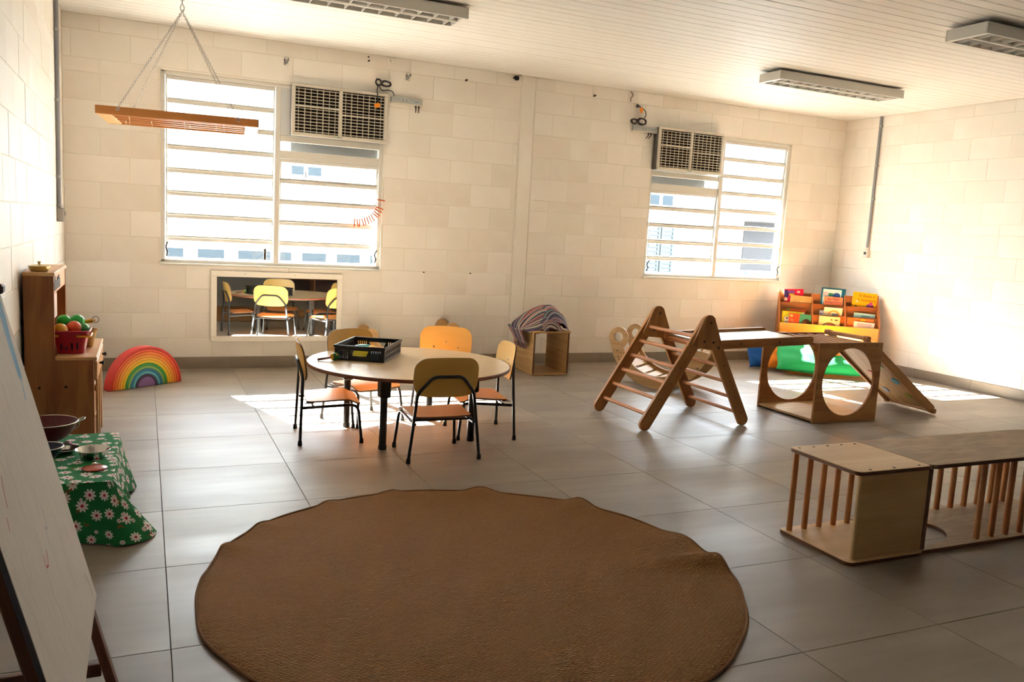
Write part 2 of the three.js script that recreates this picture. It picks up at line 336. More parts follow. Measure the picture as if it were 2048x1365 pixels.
// ------------------------------------------------------------------ outside
{
  const conc = new THREE.MeshStandardMaterial({ map: tex(256, 256, (u, v) => mixc(hex(0x918d85), hex(0x7f7b73), fbm(u, v, 8, 8, 4, 91)), [3, 3]), roughness: 0.9 });
  const grd = struct('ground_outside', [span(-14, 24, -0.3, -0.18, -30, -T, 0.002)], conc); grd.userData.label = 'pale concrete yard outside the windows';
  const b = thing('building', 'long white building with shutters seen through the louvre windows', 'building', [0, -0.18, -5.6]);
  const wh = new THREE.MeshStandardMaterial({ map: tex(256, 256, (u, v) => mixc(hex(0xf2f0ea), hex(0xe6e3db), fbm(u, v, 6, 6, 4, 92)), [4, 4]), roughness: 0.8 });
  obj('wall', [span(-9, 18, 0, 3.25, -5, 0, 0.01)], wh, b);
  obj('roof', [span(-9.3, 18.3, 3.25, 3.42, -5.2, 0.3, 0.01)], plain(0xdcd8cf, 0.8), b);
  const blue = plain(0x1d262b, 1), sh = plain(0x3a4244, 1), dark = plain(0x1c1a19, 0.7);
  const shutter = (x, y, w, h, n) => { const s = obj('shutter', [span(x, x + 0.04, y, y + h, 0, 0.05), span(x + w - 0.04, x + w, y, y + h, 0, 0.05), span(x, x + w, y + h - 0.05, y + h, 0, 0.05), span(x, x + w, y, y + 0.05, 0, 0.05)], sh, b); for (let k = 0; k < n; k++) { const l = obj('slat', box(w - 0.08, 0.03, 0.05, [x + w / 2, y + 0.07 + (k * (h - 0.12)) / n, 0.025], 0.002, [0.6, 0, 0]), sh, s); l.castShadow = true; } };
  shutter(8.80, 0.72, 0.28, 1.0, 12); shutter(9.11, 0.72, 0.28, 1.0, 12);
  const pane = (x, y, w, h) => { const f = obj('window', [span(x - 0.04, x + w + 0.04, y - 0.04, y + h + 0.04, 0, 0.03)], plain(0xe9e9e6, 0.6), b); obj('pane', [span(x, x + w, y, y + h, 0.02, 0.04)], blue, f); };
  pane(8.81, 2.06, 0.2, 0.2); pane(9.08, 2.06, 0.22, 0.2); pane(2.54, 2.1, 0.18, 0.16); pane(2.78, 2.1, 0.2, 0.16);
  for (const x of [0.7, 1.25, 1.8, 2.2, 2.72, 3.24, 3.76]) pane(x, 0.82, 0.36, 0.13);
  obj('doorway', [span(10.98, 11.9, 0.95, 2.0, 0, 0.03)], dark, b);
  obj('gate', [span(11.1, 11.9, 0.2, 0.94, 0, 0.05)], plain(0x35424a, 0.6), b);
  obj('canopy', [span(9.75, 11.9, 1.86, 2.05, 0, 0.7)], plain(0x3f3a36, 0.7), b);
}

// ------------------------------------------------------------------ air coolers in the windows
function airCooler(px, py, label, dark) {
  const w = dark ? 0.79 : 0.80, h = 0.415, t = thing('air_cooler', label, 'air cooler', [px, py, 0]);
  const cream = plain(0xcdc7b8, 0.45);
  obj('casing', [span(-w / 2 + 0.003, w / 2 - 0.003, 0.004, h - 0.004, -0.171, 0.02, 0.003)], plain(0x6b6a66, 0.5), t);
  obj('outer_body', [span(-w / 2 + 0.03, w / 2 - 0.015, -0.2, h + 0.02, -0.66, -0.17, 0.006)], plain(0x5c5c5a, 0.6), t);
  const bd = 0.03, zo = dark ? 0.022 : 0, z0 = 0.03 + zo, z1 = 0.052 + zo;
  obj('casing_rim', [span(-w / 2 + 0.003, -w / 2 + 0.01, 0.004, h - 0.004, 0.019, z0 + 0.002, 0.001), span(w / 2 - 0.01, w / 2 - 0.003, 0.004, h - 0.004, 0.019, z0 + 0.002, 0.001), span(-w / 2 + 0.003, w / 2 - 0.003, 0.004, 0.011, 0.019, z0 + 0.002, 0.001), span(-w / 2 + 0.003, w / 2 - 0.003, h - 0.011, h - 0.004, 0.019, z0 + 0.002, 0.001)], plain(0x6b6a66, 0.5), t);
  obj('front_frame', [span(-w / 2, w / 2, 0, bd, z0, z1, 0.004), span(-w / 2, w / 2, h - bd + 0.008, h, z0, z1, 0.004), span(-w / 2, -w / 2 + bd, bd, h - bd + 0.008, z0, z1, 0.004), span(w / 2 - bd, w / 2, bd, h - bd + 0.008, z0, z1, 0.004), span(-0.015, 0.015, bd, h - bd + 0.008, z0, z1, 0.004)], cream, t);
  obj('filter_pad', [span(-w / 2 + bd, w / 2 - bd, bd, h - bd, 0.021, 0.026, 0.001)], new THREE.MeshStandardMaterial({ map: tex(256, 256, (u, v) => mixc(hex(0x2a1d16), hex(0x140e0c), fbm(u, v, 14, 14, 4, 95)), [0.3, 0.3]), roughness: 0.95 }), t);
  for (const s of [-1, 1]) {
    const a = s < 0 ? -w / 2 + bd : 0.015, b = s < 0 ? -0.015 : w / 2 - bd;
    for (let k = 0; k < 14; k++) { const y = bd + 0.012 + k * 0.0258; obj('louvre', box(b - a, 0.005, 0.012, [(a + b) / 2, y, 0.044 + zo], 0.001, [dark ? 0.35 : 0.25, 0, 0]), cream, t); }
    for (let k = 0; k < 7; k++) { const x = a + ((k + 0.55) * (b - a)) / 7.1; obj('vertical_vane', box(k % 3 === 1 ? 0.008 : 0.005, h - bd * 2 + 0.006, 0.008, [x, h / 2, 0.034 + zo], 0.001), cream, t); }
    const yb = s < 0 ? 0.24 : 0.2; obj('cross_bar', box(b - a, 0.011, 0.01, [(a + b) / 2, yb, 0.048 + zo], 0.001), cream, t);
  }
  const lab = (txt, ww, hh, x, y) => {
    const m = new THREE.MeshStandardMaterial({ roughness: 0.5, map: paint(512, 64, (c) => { c.fillStyle = '#cdc7b8'; c.fillRect(0, 0, 512, 64); c.textBaseline = 'middle'; let X = 8; for (const [s, col, f] of txt) { c.font = f; c.fillStyle = col; c.fillText(s, X, 34); X += c.measureText(s).width; } }) });
    const p = obj('lettering', at(new THREE.PlaneGeometry(ww, hh), [x, y, z1 + 0.0008]), m, t); return p;
  };
  lab([['CLIMATIZADOR EVAPORATIVO', '#77706a', '36px sans-serif']], 0.32, 0.018, 0.03, h - 0.013);
  lab([['ECO', '#58b49a', 'bold 52px sans-serif'], ['BRISA', '#2c3350', 'bold 52px sans-serif']], 0.15, 0.018, 0.02, 0.015);
  return t;
}
airCooler(2.046, 1.93, 'beige louvred air cooler filling the upper corner of the left window', false);
airCooler(5.572, 1.935, 'beige louvred air cooler filling the upper corner of the right window', true);

// ------------------------------------------------------------------ small fittings on the window wall
{
  const grey = plain(0xa9adaa, 0.5), cream = plain(0xd8d2be, 0.5), orange = plain(0xe88a10, 0.5), cable = plain(0x151416, 0.5);
  function controlBox(x, y, len, label, flip) {
    const t = thing('control_box', label, 'control box', [x, y, 0]);
    obj('cover', [span(0, len, 0.008, 0.055, 0, 0.032, 0.004)], grey, t);
    obj('base_plate', [span(-0.004, len + 0.002, 0, 0.01, 0, 0.03, 0.002)], cream, t);
    const mk = new THREE.MeshStandardMaterial({ roughness: 0.5, map: paint(512, 96, (c) => { c.fillStyle = '#a9adaa'; c.fillRect(0, 0, 512, 96); c.fillStyle = '#3b3f40'; for (const a of [190, 250]) { c.beginPath(); c.arc(a, 40, 9, 0, 7); c.fill(); c.fillRect(a - 3, 56, 6, 22); } c.fillStyle = '#5a6a86'; c.fillRect(380, 46, 80, 8); c.fillRect(380, 60, 70, 6); c.fillStyle = '#6d7472'; c.fillRect(300, 30, 70, 6); c.fillRect(30, 30, 110, 7); }) });
    obj('markings', at(new THREE.PlaneGeometry(len - 0.012, 0.038), [len / 2, 0.032, 0.0325]), mk, t);
    const bx = flip ? len * 0.66 : len * 0.8;
    for (const k of [0, 1]) obj('plug', [tube([[bx + k * 0.028, 0.004, 0.016], [bx + k * 0.028, -0.02, 0.018], [bx + k * 0.028 - (flip ? 0.02 : 0), -0.045, 0.02], [bx + k * 0.028 - (flip ? 0.03 : 0), -0.058, 0.02]], 0.0042, 14, 8), rod([bx + k * 0.028, 0.004, 0.016], [bx + k * 0.028, -0.018, 0.017], 0.007, 10)], cable, t);
  }
  controlBox(2.478, 2.28, 0.278, 'grey control box with two black plugs right of the left air cooler');
  controlBox(4.90, 2.285, 0.285, 'grey control box with two black plugs left of the right air cooler', true);
  const coil = (x, y, z, w, h, n) => { const p = []; for (let k = 0; k <= n * 12; k++) { const a = (k / 12) * Math.PI * 2, s = 1 - 0.03 * Math.floor(k / 12); p.push([x + Math.cos(a) * w * s + rr(-0.003, 0.003), y + Math.sin(a) * h * s + rr(-0.003, 0.003), z + 0.004 * Math.sin(a * 1.7 + k) + 0.002 * (k / 12)]); } return tube(p, 0.006, n * 26, 6); };
  const c1 = thing('power_cord', 'black coiled cord with an orange tag hanging above the left air cooler', 'cord', [2.36, 2.43, 0.02]);
  obj('coil', [coil(0, 0.005, 0.012, 0.024, 0.026, 4), coil(0.066, 0.0, 0.012, 0.044, 0.022, 5)], cable, c1);
  obj('tie', [at(new THREE.TorusGeometry(0.014, 0.003, 8, 16), [0.024, 0.004, 0.012], [0, Math.PI / 2, 0])], plain(0x8f8b84, 0.6), c1);
  obj('cable', [tube([[0.005, -0.02, 0.014], [0.03, -0.055, 0.014], [0.09, -0.05, 0.014], [0.128, -0.06, 0.012], [0.142, -0.09, 0.008]], 0.0045, 30, 8), tube([[0, -0.02, 0.016], [-0.012, -0.06, 0.03], [-0.01, -0.11, 0.044], [-0.012, -0.148, 0.046]], 0.0045, 24, 8), rod([-0.012, -0.14, 0.046], [-0.012, -0.165, 0.046], 0.008, 10)], cable, c1);
  obj('tag', [box(0.046, 0.036, 0.003, [-0.012, -0.19, 0.046], 0.001, [0, 0, 0.5])], orange, c1);
  const c2 = thing('power_cord', 'black coiled cord with an orange plug above the right control box', 'cord', [4.93, 2.375, 0.02]);
  obj('coil', [coil(-0.03, 0, 0.014, 0.036, 0.022, 5), coil(0.058, 0.004, 0.014, 0.05, 0.03, 5)], cable, c2);
  obj('tie', [at(new THREE.TorusGeometry(0.014, 0.003, 8, 16), [0.012, 0, 0.014], [0, Math.PI / 2, 0])], plain(0x6f5b68, 0.6), c2);
  obj('cable', [tube([[0.07, 0.03, 0.014], [0.098, 0.06, 0.014], [0.095, 0.1, 0.014], [0.068, 0.124, 0.012], [0.03, 0.142, 0.008]], 0.0045, 26, 8)], cable, c2);
  obj('plug', [rod([0.03, 0.142, 0.01], [-0.005, 0.15, 0.006], 0.006, 10, 0.018)], cable, c2);
  obj('tag', [box(0.034, 0.05, 0.004, [0.044, 0.112, 0.016], 0.001, [0, 0, 0.25])], orange, c2);
  tag(obj('ceiling_wire', [tube([[4.86, 2.655, 0.008], [4.882, 2.62, 0.01], [4.862, 2.59, 0.01], [4.866, 2.56, 0.008]], 0.005, 24, 8)], plain(0x8d8274, 0.7)), 'short grey wire sticking out under the ceiling above the right control box', 'wire');
  for (const [x, y, lab] of [[1.602, 2.508, 'small chrome emergency lamp head above the left window mullion'], [2.622, 2.512, 'small chrome lamp head right of the left air cooler']]) {
    const t = thing('lamp_head', lab, 'lamp', [x, y, 0]);
    obj('bracket', [box(0.034, 0.05, 0.01, [0, 0, 0.005], 0.002), rod([0, -0.012, 0.008], [0, -0.014, 0.03], 0.006, 10)], M.steel, t);
    obj('reflector', [at(lathe([[0.004, -0.012], [0.014, -0.008], [0.02, 0.006], [0.0225, 0.016], [0.021, 0.017], [0.016, 0.004], [0.004, -0.004]], 20), [0.002, 0.008, 0.034], [Math.PI / 2.3, 0, 0.3])], M.chrome, t);
    obj('bulb', [ball(0.011, [0.004, -0.024, 0.034], [1, 1, 1], 14, 10)], M.chrome, t);
  }
  const sw = thing('socket_plate', 'white square socket plate just under the ceiling', 'socket', [2.463, 2.628, 0]);
  obj('plate', [box(0.062, 0.05, 0.012, [0, 0, 0.006], 0.004)], plain(0xe9e4d8, 0.4), sw); obj('hook', [tube([[0.002, 0.012, 0.012], [0.003, -0.004, 0.016], [0.009, -0.01, 0.014]], 0.0025, 12, 6)], plain(0x8a7d6e, 0.5), sw);
  const fx = (x, y, lab, s = 1) => { const t = tag(obj('wall_anchor', [at(lathe([[0.001, 0], [0.007, 0], [0.007, 0.004], [0.003, 0.006], [0.003, 0.018], [0.006, 0.019], [0.005, 0.023], [0.001, 0.023]], 10), [0, 0, 0], [Math.PI / 2, 0.2, 0], [s, s, s])], plain(0x4a4138, 0.6)), lab, 'anchor'); t.position.set(x, y, -0.001); };
  fx(3.158, 2.552, 'dark screw anchor left of the wall pilaster near the ceiling', 1.5); fx(4.458, 2.567, 'dark screw anchor right of the wall pilaster near the ceiling', 1.5);
  fx(2.277, 2.635, 'upper of two dark anchors under the ceiling above the left air cooler'); fx(2.28, 2.605, 'lower of two dark anchors under the ceiling above the left air cooler', 1.2);
  fx(2.836, 0.841, 'small screw in the wall right of the mirror, nearer the mirror', 0.9); fx(3.282, 0.846, 'small screw in the wall left of the pilaster, below window height', 0.9);
  const kn = thing('wire_knot', 'black knot of wire under the ceiling at the pilaster', 'wire', [3.64, 2.628, 0.012]);
  obj('strands', [coil(0, 0, 0, 0.02, 0.014, 3), tube([[0, 0, 0], [-0.02, 0.012, 0.004], [-0.035, -0.008, 0.003]], 0.004, 12, 6), tube([[0.01, 0.01, 0], [0.03, 0.032, 0], [0.05, 0.03, 0]], 0.003, 12, 6)], cable, kn);
  // conduits
  const pc = thing('conduit', 'grey conduit pipe with a socket box on the left wall', 'conduit', [0, 0, 0]);
  obj('pipe', [rod([0.016, 1.235, 0.575], [0.016, H, 0.575], 0.0145, 16)], M.pipe, pc);
  for (const y of [2.42, 1.96, 1.45]) obj('clamp', [rod([0.016, y - 0.008, 0.575], [0.016, y + 0.008, 0.575], 0.0175, 16), box(0.006, 0.012, 0.05, [0.003, y, 0.575], 0.001)], plain(0xa9aaa8, 0.45), pc);
  obj('socket_box', [box(0.045, 0.092, 0.06, [0.0225, 1.19, 0.575], 0.004), rod([0.016, 1.236, 0.575], [0.016, 1.262, 0.575], 0.019, 16), rod([0.045, 1.2, 0.575], [0.054, 1.2, 0.575], 0.014, 14)], plain(0x9b958c, 0.5), pc);
  const pr = thing('conduit', 'grey conduit pipe with a small socket on the right wall', 'conduit', [0, 0, 0]);
  obj('pipe', [rod([W - 0.016, 1.262, 0.487], [W - 0.016, H, 0.487], 0.0145, 16)], M.pipe, pr);
  for (const y of [2.56, 2.15, 1.8]) obj('clamp', [rod([W - 0.016, y - 0.008, 0.487], [W - 0.016, y + 0.008, 0.487], 0.0175, 16), box(0.006, 0.012, 0.05, [W - 0.003, y, 0.487], 0.001)], plain(0xa9aaa8, 0.45), pr);
  obj('socket_box', [box(0.04, 0.085, 0.055, [W - 0.02, 1.218, 0.487], 0.004), rod([W - 0.016, 1.258, 0.487], [W - 0.016, 1.285, 0.487], 0.019, 16)], plain(0xd8d4ca, 0.4), pr);
  obj('outlet', [box(0.006, 0.028, 0.028, [W - 0.042, 1.224, 0.487], 0.001)], M.black, pr);
}

// ------------------------------------------------------------------ mirror
{
  const t = thing('wall_mirror', 'low rectangular mirror in a white frame below the left window', 'mirror', [1.573, 0.222, 0]);
  const fw = 1.068, fh = 0.58, b = 0.046, wht = plain(0xf2ede0, 0.45);
  obj('frame', [span(-fw / 2, fw / 2, 0, b, 0, 0.024, 0.004), span(-fw / 2, fw / 2, fh - b, fh, 0, 0.024, 0.004), span(-fw / 2, -fw / 2 + b, b, fh - b, 0, 0.024, 0.004), span(fw / 2 - b, fw / 2, b, fh - b, 0, 0.024, 0.004)], wht, t);
  const gm = obj('mirror_glass', [box(fw - 2 * b, fh - 2 * b, 0.004, [0, 0, 0], 0.0005)], new THREE.MeshStandardMaterial({ color: 0xdfe3e0, metalness: 1, roughness: 0.015 }), t); gm.position.set(0, fh / 2, 0.0135); gm.rotation.x = -0.004;
  for (const x of [-0.27, 0.13]) obj('screw', [at(new THREE.CylinderGeometry(0.004, 0.004, 0.002, 12), [x, fh - 0.02, 0.025], [Math.PI / 2, 0, 0])], M.steel, t);
}

// ------------------------------------------------------------------ ceiling lights (switched off)
function ceilingLight(x0, x1, z0, z1, label) {
  const t = thing('ceiling_light', label, 'light', [(x0 + x1) / 2, H - 0.088, (z0 + z1) / 2], 0, 'louvred ceiling lights');
  const w = x1 - x0, d = z1 - z0, h = 0.07, e = 0.012;
  obj('housing', [span(-w / 2, w / 2, 0, h, -d / 2, -d / 2 + e, 0.002), span(-w / 2, w / 2, 0, h, d / 2 - e, d / 2, 0.002), span(-w / 2, -w / 2 + e * 3, 0, h, -d / 2 + e, d / 2 - e, 0.002), span(w / 2 - e * 3, w / 2, 0, h, -d / 2 + e, d / 2 - e, 0.002), span(-w / 2, w / 2, h - 0.004, h, -d / 2, d / 2, 0.001), span(-w / 2 + 0.2, w / 2 - 0.2, h, h + 0.019, -d / 2 + 0.06, d / 2 - 0.06, 0.001)], M.lampwhite, t);
  obj('reflector', [span(-w / 2 + 0.036, w / 2 - 0.036, h - 0.014, h - 0.01, -d / 2 + e, d / 2 - e, 0.0005)], metal(0x8c7a6c, 0.25), t);
  obj('centre_rail', [box(w - 0.072, 0.04, 0.03, [0, 0.02, 0], 0.008)], M.lampwhite, t);
  const n = 12;
  for (let k = 0; k < n; k++) for (const s of [-1, 1]) { const x = -w / 2 + 0.036 + ((k + 0.5) * (w - 0.072)) / n; obj('fin', box(0.004, 0.038, d / 2 - e - 0.014, [x, 0.019, (s * (d / 2 - e + 0.014)) / 2], 0.0008), M.lampwhite, t); }
  for (const s of [-1, 1]) obj('lamp_tube', [rod([-w / 2 + 0.05, 0.05, (s * d) / 4], [w / 2 - 0.05, 0.05, (s * d) / 4], 0.008, 12)], plain(0xe6e4de, 0.4), t);
}
ceilingLight(1.07, 2.45, 1.66, 1.92, 'white louvred ceiling light cut by the top edge, nearest the hanging frame');
ceilingLight(5.2, 6.58, 1.45, 1.70, 'white louvred ceiling light in front of the right window');
ceilingLight(5.16, 6.54, 3.235, 3.52, 'white louvred ceiling light cut off by the right edge of the picture');

// ------------------------------------------------------------------ hanging wooden frame on chains
{
  const t = thing('hanging_frame', 'slatted wooden frame hung from the ceiling by four chains', 'hanging frame', [0.787, 1.84, 0.885], -0.09);
  const w = 0.985, d = 0.6, h = 0.052, e = 0.022;
  obj('long_rail', [box(w, h, e, [0, h / 2, d / 2], 0.002)], M.frameWood, t); obj('long_rail', [box(w, h, e, [0, h / 2, -d / 2], 0.002)], M.frameWood, t);
  obj('end_board', [box(0.085, 0.022, d - e, [-w / 2 + 0.0425, 0.012, 0], 0.002)], M.frameLight, t); obj('end_board', [box(0.085, 0.022, d - e, [w / 2 - 0.0425, 0.012, 0], 0.002)], M.frameLight, t);
  for (const z of [-0.2, -0.08, 0.05, 0.17]) obj('slat', [box(w - 0.17, 0.016, 0.03, [0, 0.014, z], 0.002)], M.frameWood, t);
  const hook = V(0, H - 1.84, 0).applyAxisAngle(V(0, 1, 0), 0);
  const link = new THREE.TorusGeometry(0.0062, 0.0016, 5, 10); link.scale(1, 1.45, 1);
  const ringY = hook.y - 0.075;
  for (const sx of [-1, 1]) for (const sz of [-1, 1]) {
    const a = V(sx * 0.362, 0.045, sz * (d / 2 + (sz > 0 ? 0.012 : -0.012))), b = V(0, ringY, 0), dir = b.clone().sub(a), L = dir.length(), n = Math.floor(L / 0.0145), q = new THREE.Quaternion().setFromUnitVectors(V(0, 1, 0), dir.clone().normalize()), gs = [];
    for (let k = 0; k <= n; k++) { const g = link.clone(); g.rotateY(k % 2 ? Math.PI / 2 : 0); g.applyQuaternion(q); g.translate(a.x + (dir.x * k) / n, a.y + (dir.y * k) / n, a.z + (dir.z * k) / n); gs.push(g); }
    obj('chain', gs, M.steel, t);
    obj('eye_screw', [at(new THREE.TorusGeometry(0.009, 0.0025, 8, 16), [a.x, 0.035, a.z], [0, 0, 0])], M.chrome, t);
  }
  obj('carabiner', [tube([[-0.008, ringY + 0.005, 0], [-0.011, ringY + 0.03, 0], [0, ringY + 0.046, 0], [0.011, ringY + 0.03, 0], [0.008, ringY + 0.005, 0], [0, ringY - 0.006, 0]], 0.0035, 40, 8, true), rod([0, ringY + 0.044, 0], [0, hook.y, 0], 0.004, 8), rod([0, hook.y - 0.005, 0], [0, hook.y + 0.001, 0], 0.014, 14)], M.steel, t);
  const str = plain(0xf3e6cf, 0.6);
  for (const [x, z, l] of [[-0.36, -0.1, 0.24], [-0.31, 0.17, 0.42], [-0.19, 0.02, 0.05], [0.02, 0.12, 0.06], [0.05, -0.02, 0.06], [0.22, 0.05, 0.05], [0.27, 0.17, 0.06]]) obj('string', [tube([[x, 0.03, z - 0.018], [x, -0.0, z - 0.02], [x + 0.004, -l * 0.5, z], [x, -l, z]], 0.0012, 20, 5), at(new THREE.TorusGeometry(0.021, 0.0014, 5, 16), [x, 0.014, z], [0, Math.PI / 2, 0])], str, t);
}
{ // ring of wooden pegs hung in the left window
  const t = thing('peg_garland', 'arc of small orange wooden pegs hanging in the left window', 'garland', [2.185, 1.425, 0.03]);
  const pw = wood(0xd8783a, 0xb4552a, 79, 0.5);
  const pts = []; for (let k = 0; k <= 14; k++) { const a = -1.65 + (k / 14) * 1.65; pts.push([0.19 * Math.cos(a) + 0.02, 0.185 * Math.sin(a) + 0.03, 0]); }
  obj('cord', [tube([...pts, [0.224, 0.09, -0.012]], 0.0016, 60, 5)], plain(0xe9dcc4, 0.7), t);
  pts.forEach((p, k) => { if (k > 11 && k < 14) return; const a = -1.65 + (k / 14) * 1.65 + rr(-0.18, 0.18), l = 0.068; obj('peg', box(l, 0.011, 0.014, [p[0] + Math.cos(a) * l * 0.32, p[1] + Math.sin(a) * l * 0.32, rr(0, 0.008)], 0.0015, [0, 0, a]), pw, t); });
}

// ------------------------------------------------------------------ rug
{
  const cx = 1.636, cz = 4.455, R0 = 0.952;
  const jute = (u, v) => {                                // offset rows of short twisted strands, uneven like straw
    const rows = 56, cols = 26, wv = 0.35 * (noise(u * 40, v * 40, 40, 40, 6) - 0.5), j = Math.floor(v * rows + wv), fv = v * rows + wv - j, uu = u * cols + (((j % 2) + 2) % 2) * 0.5 + 0.5 * (noise(u * 26, v * 56, 26, 56, 7) - 0.5) + fv * 0.25, i = Math.floor(uu), fu = uu - i;
    const s = Math.sin(Math.PI * fu) * Math.sin(Math.PI * fv);
    return clamp(0.15 + s * 0.6 + 0.22 * hash(((i % cols) + cols) % cols, ((j % rows) + rows) % rows, 4) + 0.3 * (noise(u * 200, v * 400, 200, 400, 8) - 0.5));
  };
  const size = [0.5, 0.5];
  const map = tex(1024, 1024, (u, v) => { const h = jute(u, v), b = fbm(u, v, 4, 4, 3, 55); return mixc(mixc(hex(0x7e5128), hex(0x8c5e32), b), hex(0xb07e46), clamp(0.05 + 0.8 * h)); }, size);
  const bump = tex(1024, 1024, (u, v) => [jute(u, v)], size, false);
  const mat = new THREE.MeshStandardMaterial({ map, bumpMap: bump, bumpScale: 0.006, roughness: 0.95 });
  const ridges = [[-1.17, 0.035, 0.05, 0.2], [-0.66, 0.045, 0.045, 0.42], [-0.06, 0.03, 0.07, 0.35], [0.19, 0.05, 0.05, 0.55], [-1.95, 0.02, 0.03, 0.15], [-2.35, 0.022, 0.04, 0.14], [-2.62, 0.028, 0.035, 0.2], [-1.62, 0.02, 0.035, 0.14], [-2.9, 0.014, 0.04, 0.12]];
  const edgeR = (a) => R0 + 0.008 * Math.sin(3 * a + 1) + 0.005 * Math.sin(7 * a) + 0.003 * Math.sin(17 * a + 2);
  const hgt = (a, t) => { let y = 0.012; for (const [ra, hh, ww, len] of ridges) { let da = a - ra; da = Math.atan2(Math.sin(da), Math.cos(da)); y += 0.7 * hh * Math.exp(-(da * da) / (2 * ww * ww)) * sstep(1 - len, 1, t); } return y; };
  const NA = 220, NR = 46;
  const P = (u, v) => { const a = u * Math.PI * 2, r = v * edgeR(a); return [cx + r * Math.cos(a), hgt(a, v) - 0.008 * sstep(0.985, 1, v), cz + r * Math.sin(a)]; };
  const top = grid(NA, NR, (u, v) => P(1 - u, v), (u, v) => { const p = P(1 - u, v); return [p[0] * 0.985 + p[2] * 0.17, p[2] * 0.985 - p[0] * 0.17]; });
  const t = thing('rug', 'large round brown woven rug in the foreground', 'rug', [0, 0, 0]);
  obj('weave', [top], mat, t);
  const rim = []; for (let k = 0; k < 160; k++) { const a = (k / 160) * Math.PI * 2, r = edgeR(a); rim.push([cx + r * Math.cos(a), Math.max(0.0068, hgt(a, 1) - 0.008), cz + r * Math.sin(a)]); }
  obj('bound_edge', [tube(rim, 0.0055, 480, 8, true)], new THREE.MeshStandardMaterial({ color: 0x7d5630, roughness: 0.95 }), t);
}

// ------------------------------------------------------------------ round table and chairs
{
  const t = thing('round_table', 'low round table with a pale wood top and brown edge', 'table', [1.993, 0, 2.412], 0.14);
  const topS = new THREE.Shape(); topS.absarc(0, 0, 0.597, 0, Math.PI * 2);
  obj('tabletop', [at(ext(topS, 0.02, 0.002, 96, 0), [0, 0.43, 0], [-Math.PI / 2, 0, 0.3])], M.table, t);
  obj('edge_band', [at(lathe([[0.596, -0.0105], [0.601, -0.009], [0.602, 0], [0.601, 0.008], [0.598, 0.0098]], 96), [0, 0.43, 0])], M.tableEdge, t);
  for (const [sx, sz] of [[-1, -1], [-1, 1], [1, 1], [1, -1]]) {
    const x = sx * 0.28, z = sz * 0.28;
    const l = obj('leg', [rod([x, 0.012, z], [x, 0.42, z], 0.021, 20)], M.chairSteel, t);
    obj('foot_cap', [at(lathe([[0.001, 0], [0.021, 0], [0.0235, 0.004], [0.0235, 0.022], [0.021, 0.026]], 20), [x, 0, z])], M.rubber, l);
    obj('bracket', [box(0.062, 0.125, 0.06, [x, 0.357, z], 0.008), at(new THREE.CylinderGeometry(0.006, 0.006, 0.01, 10), [x + 0.02, 0.4, z + 0.032], [Math.PI / 2, 0, 0])], M.rubber, l);
  }
  obj('apron', [box(0.5, 0.03, 0.02, [0, 0.405, 0.28], 0.002), box(0.5, 0.03, 0.02, [0, 0.405, -0.28], 0.002), box(0.02, 0.03, 0.5, [0.28, 0.405, 0], 0.002), box(0.02, 0.03, 0.5, [-0.28, 0.405, 0], 0.002)], M.chairSteel, t);
}
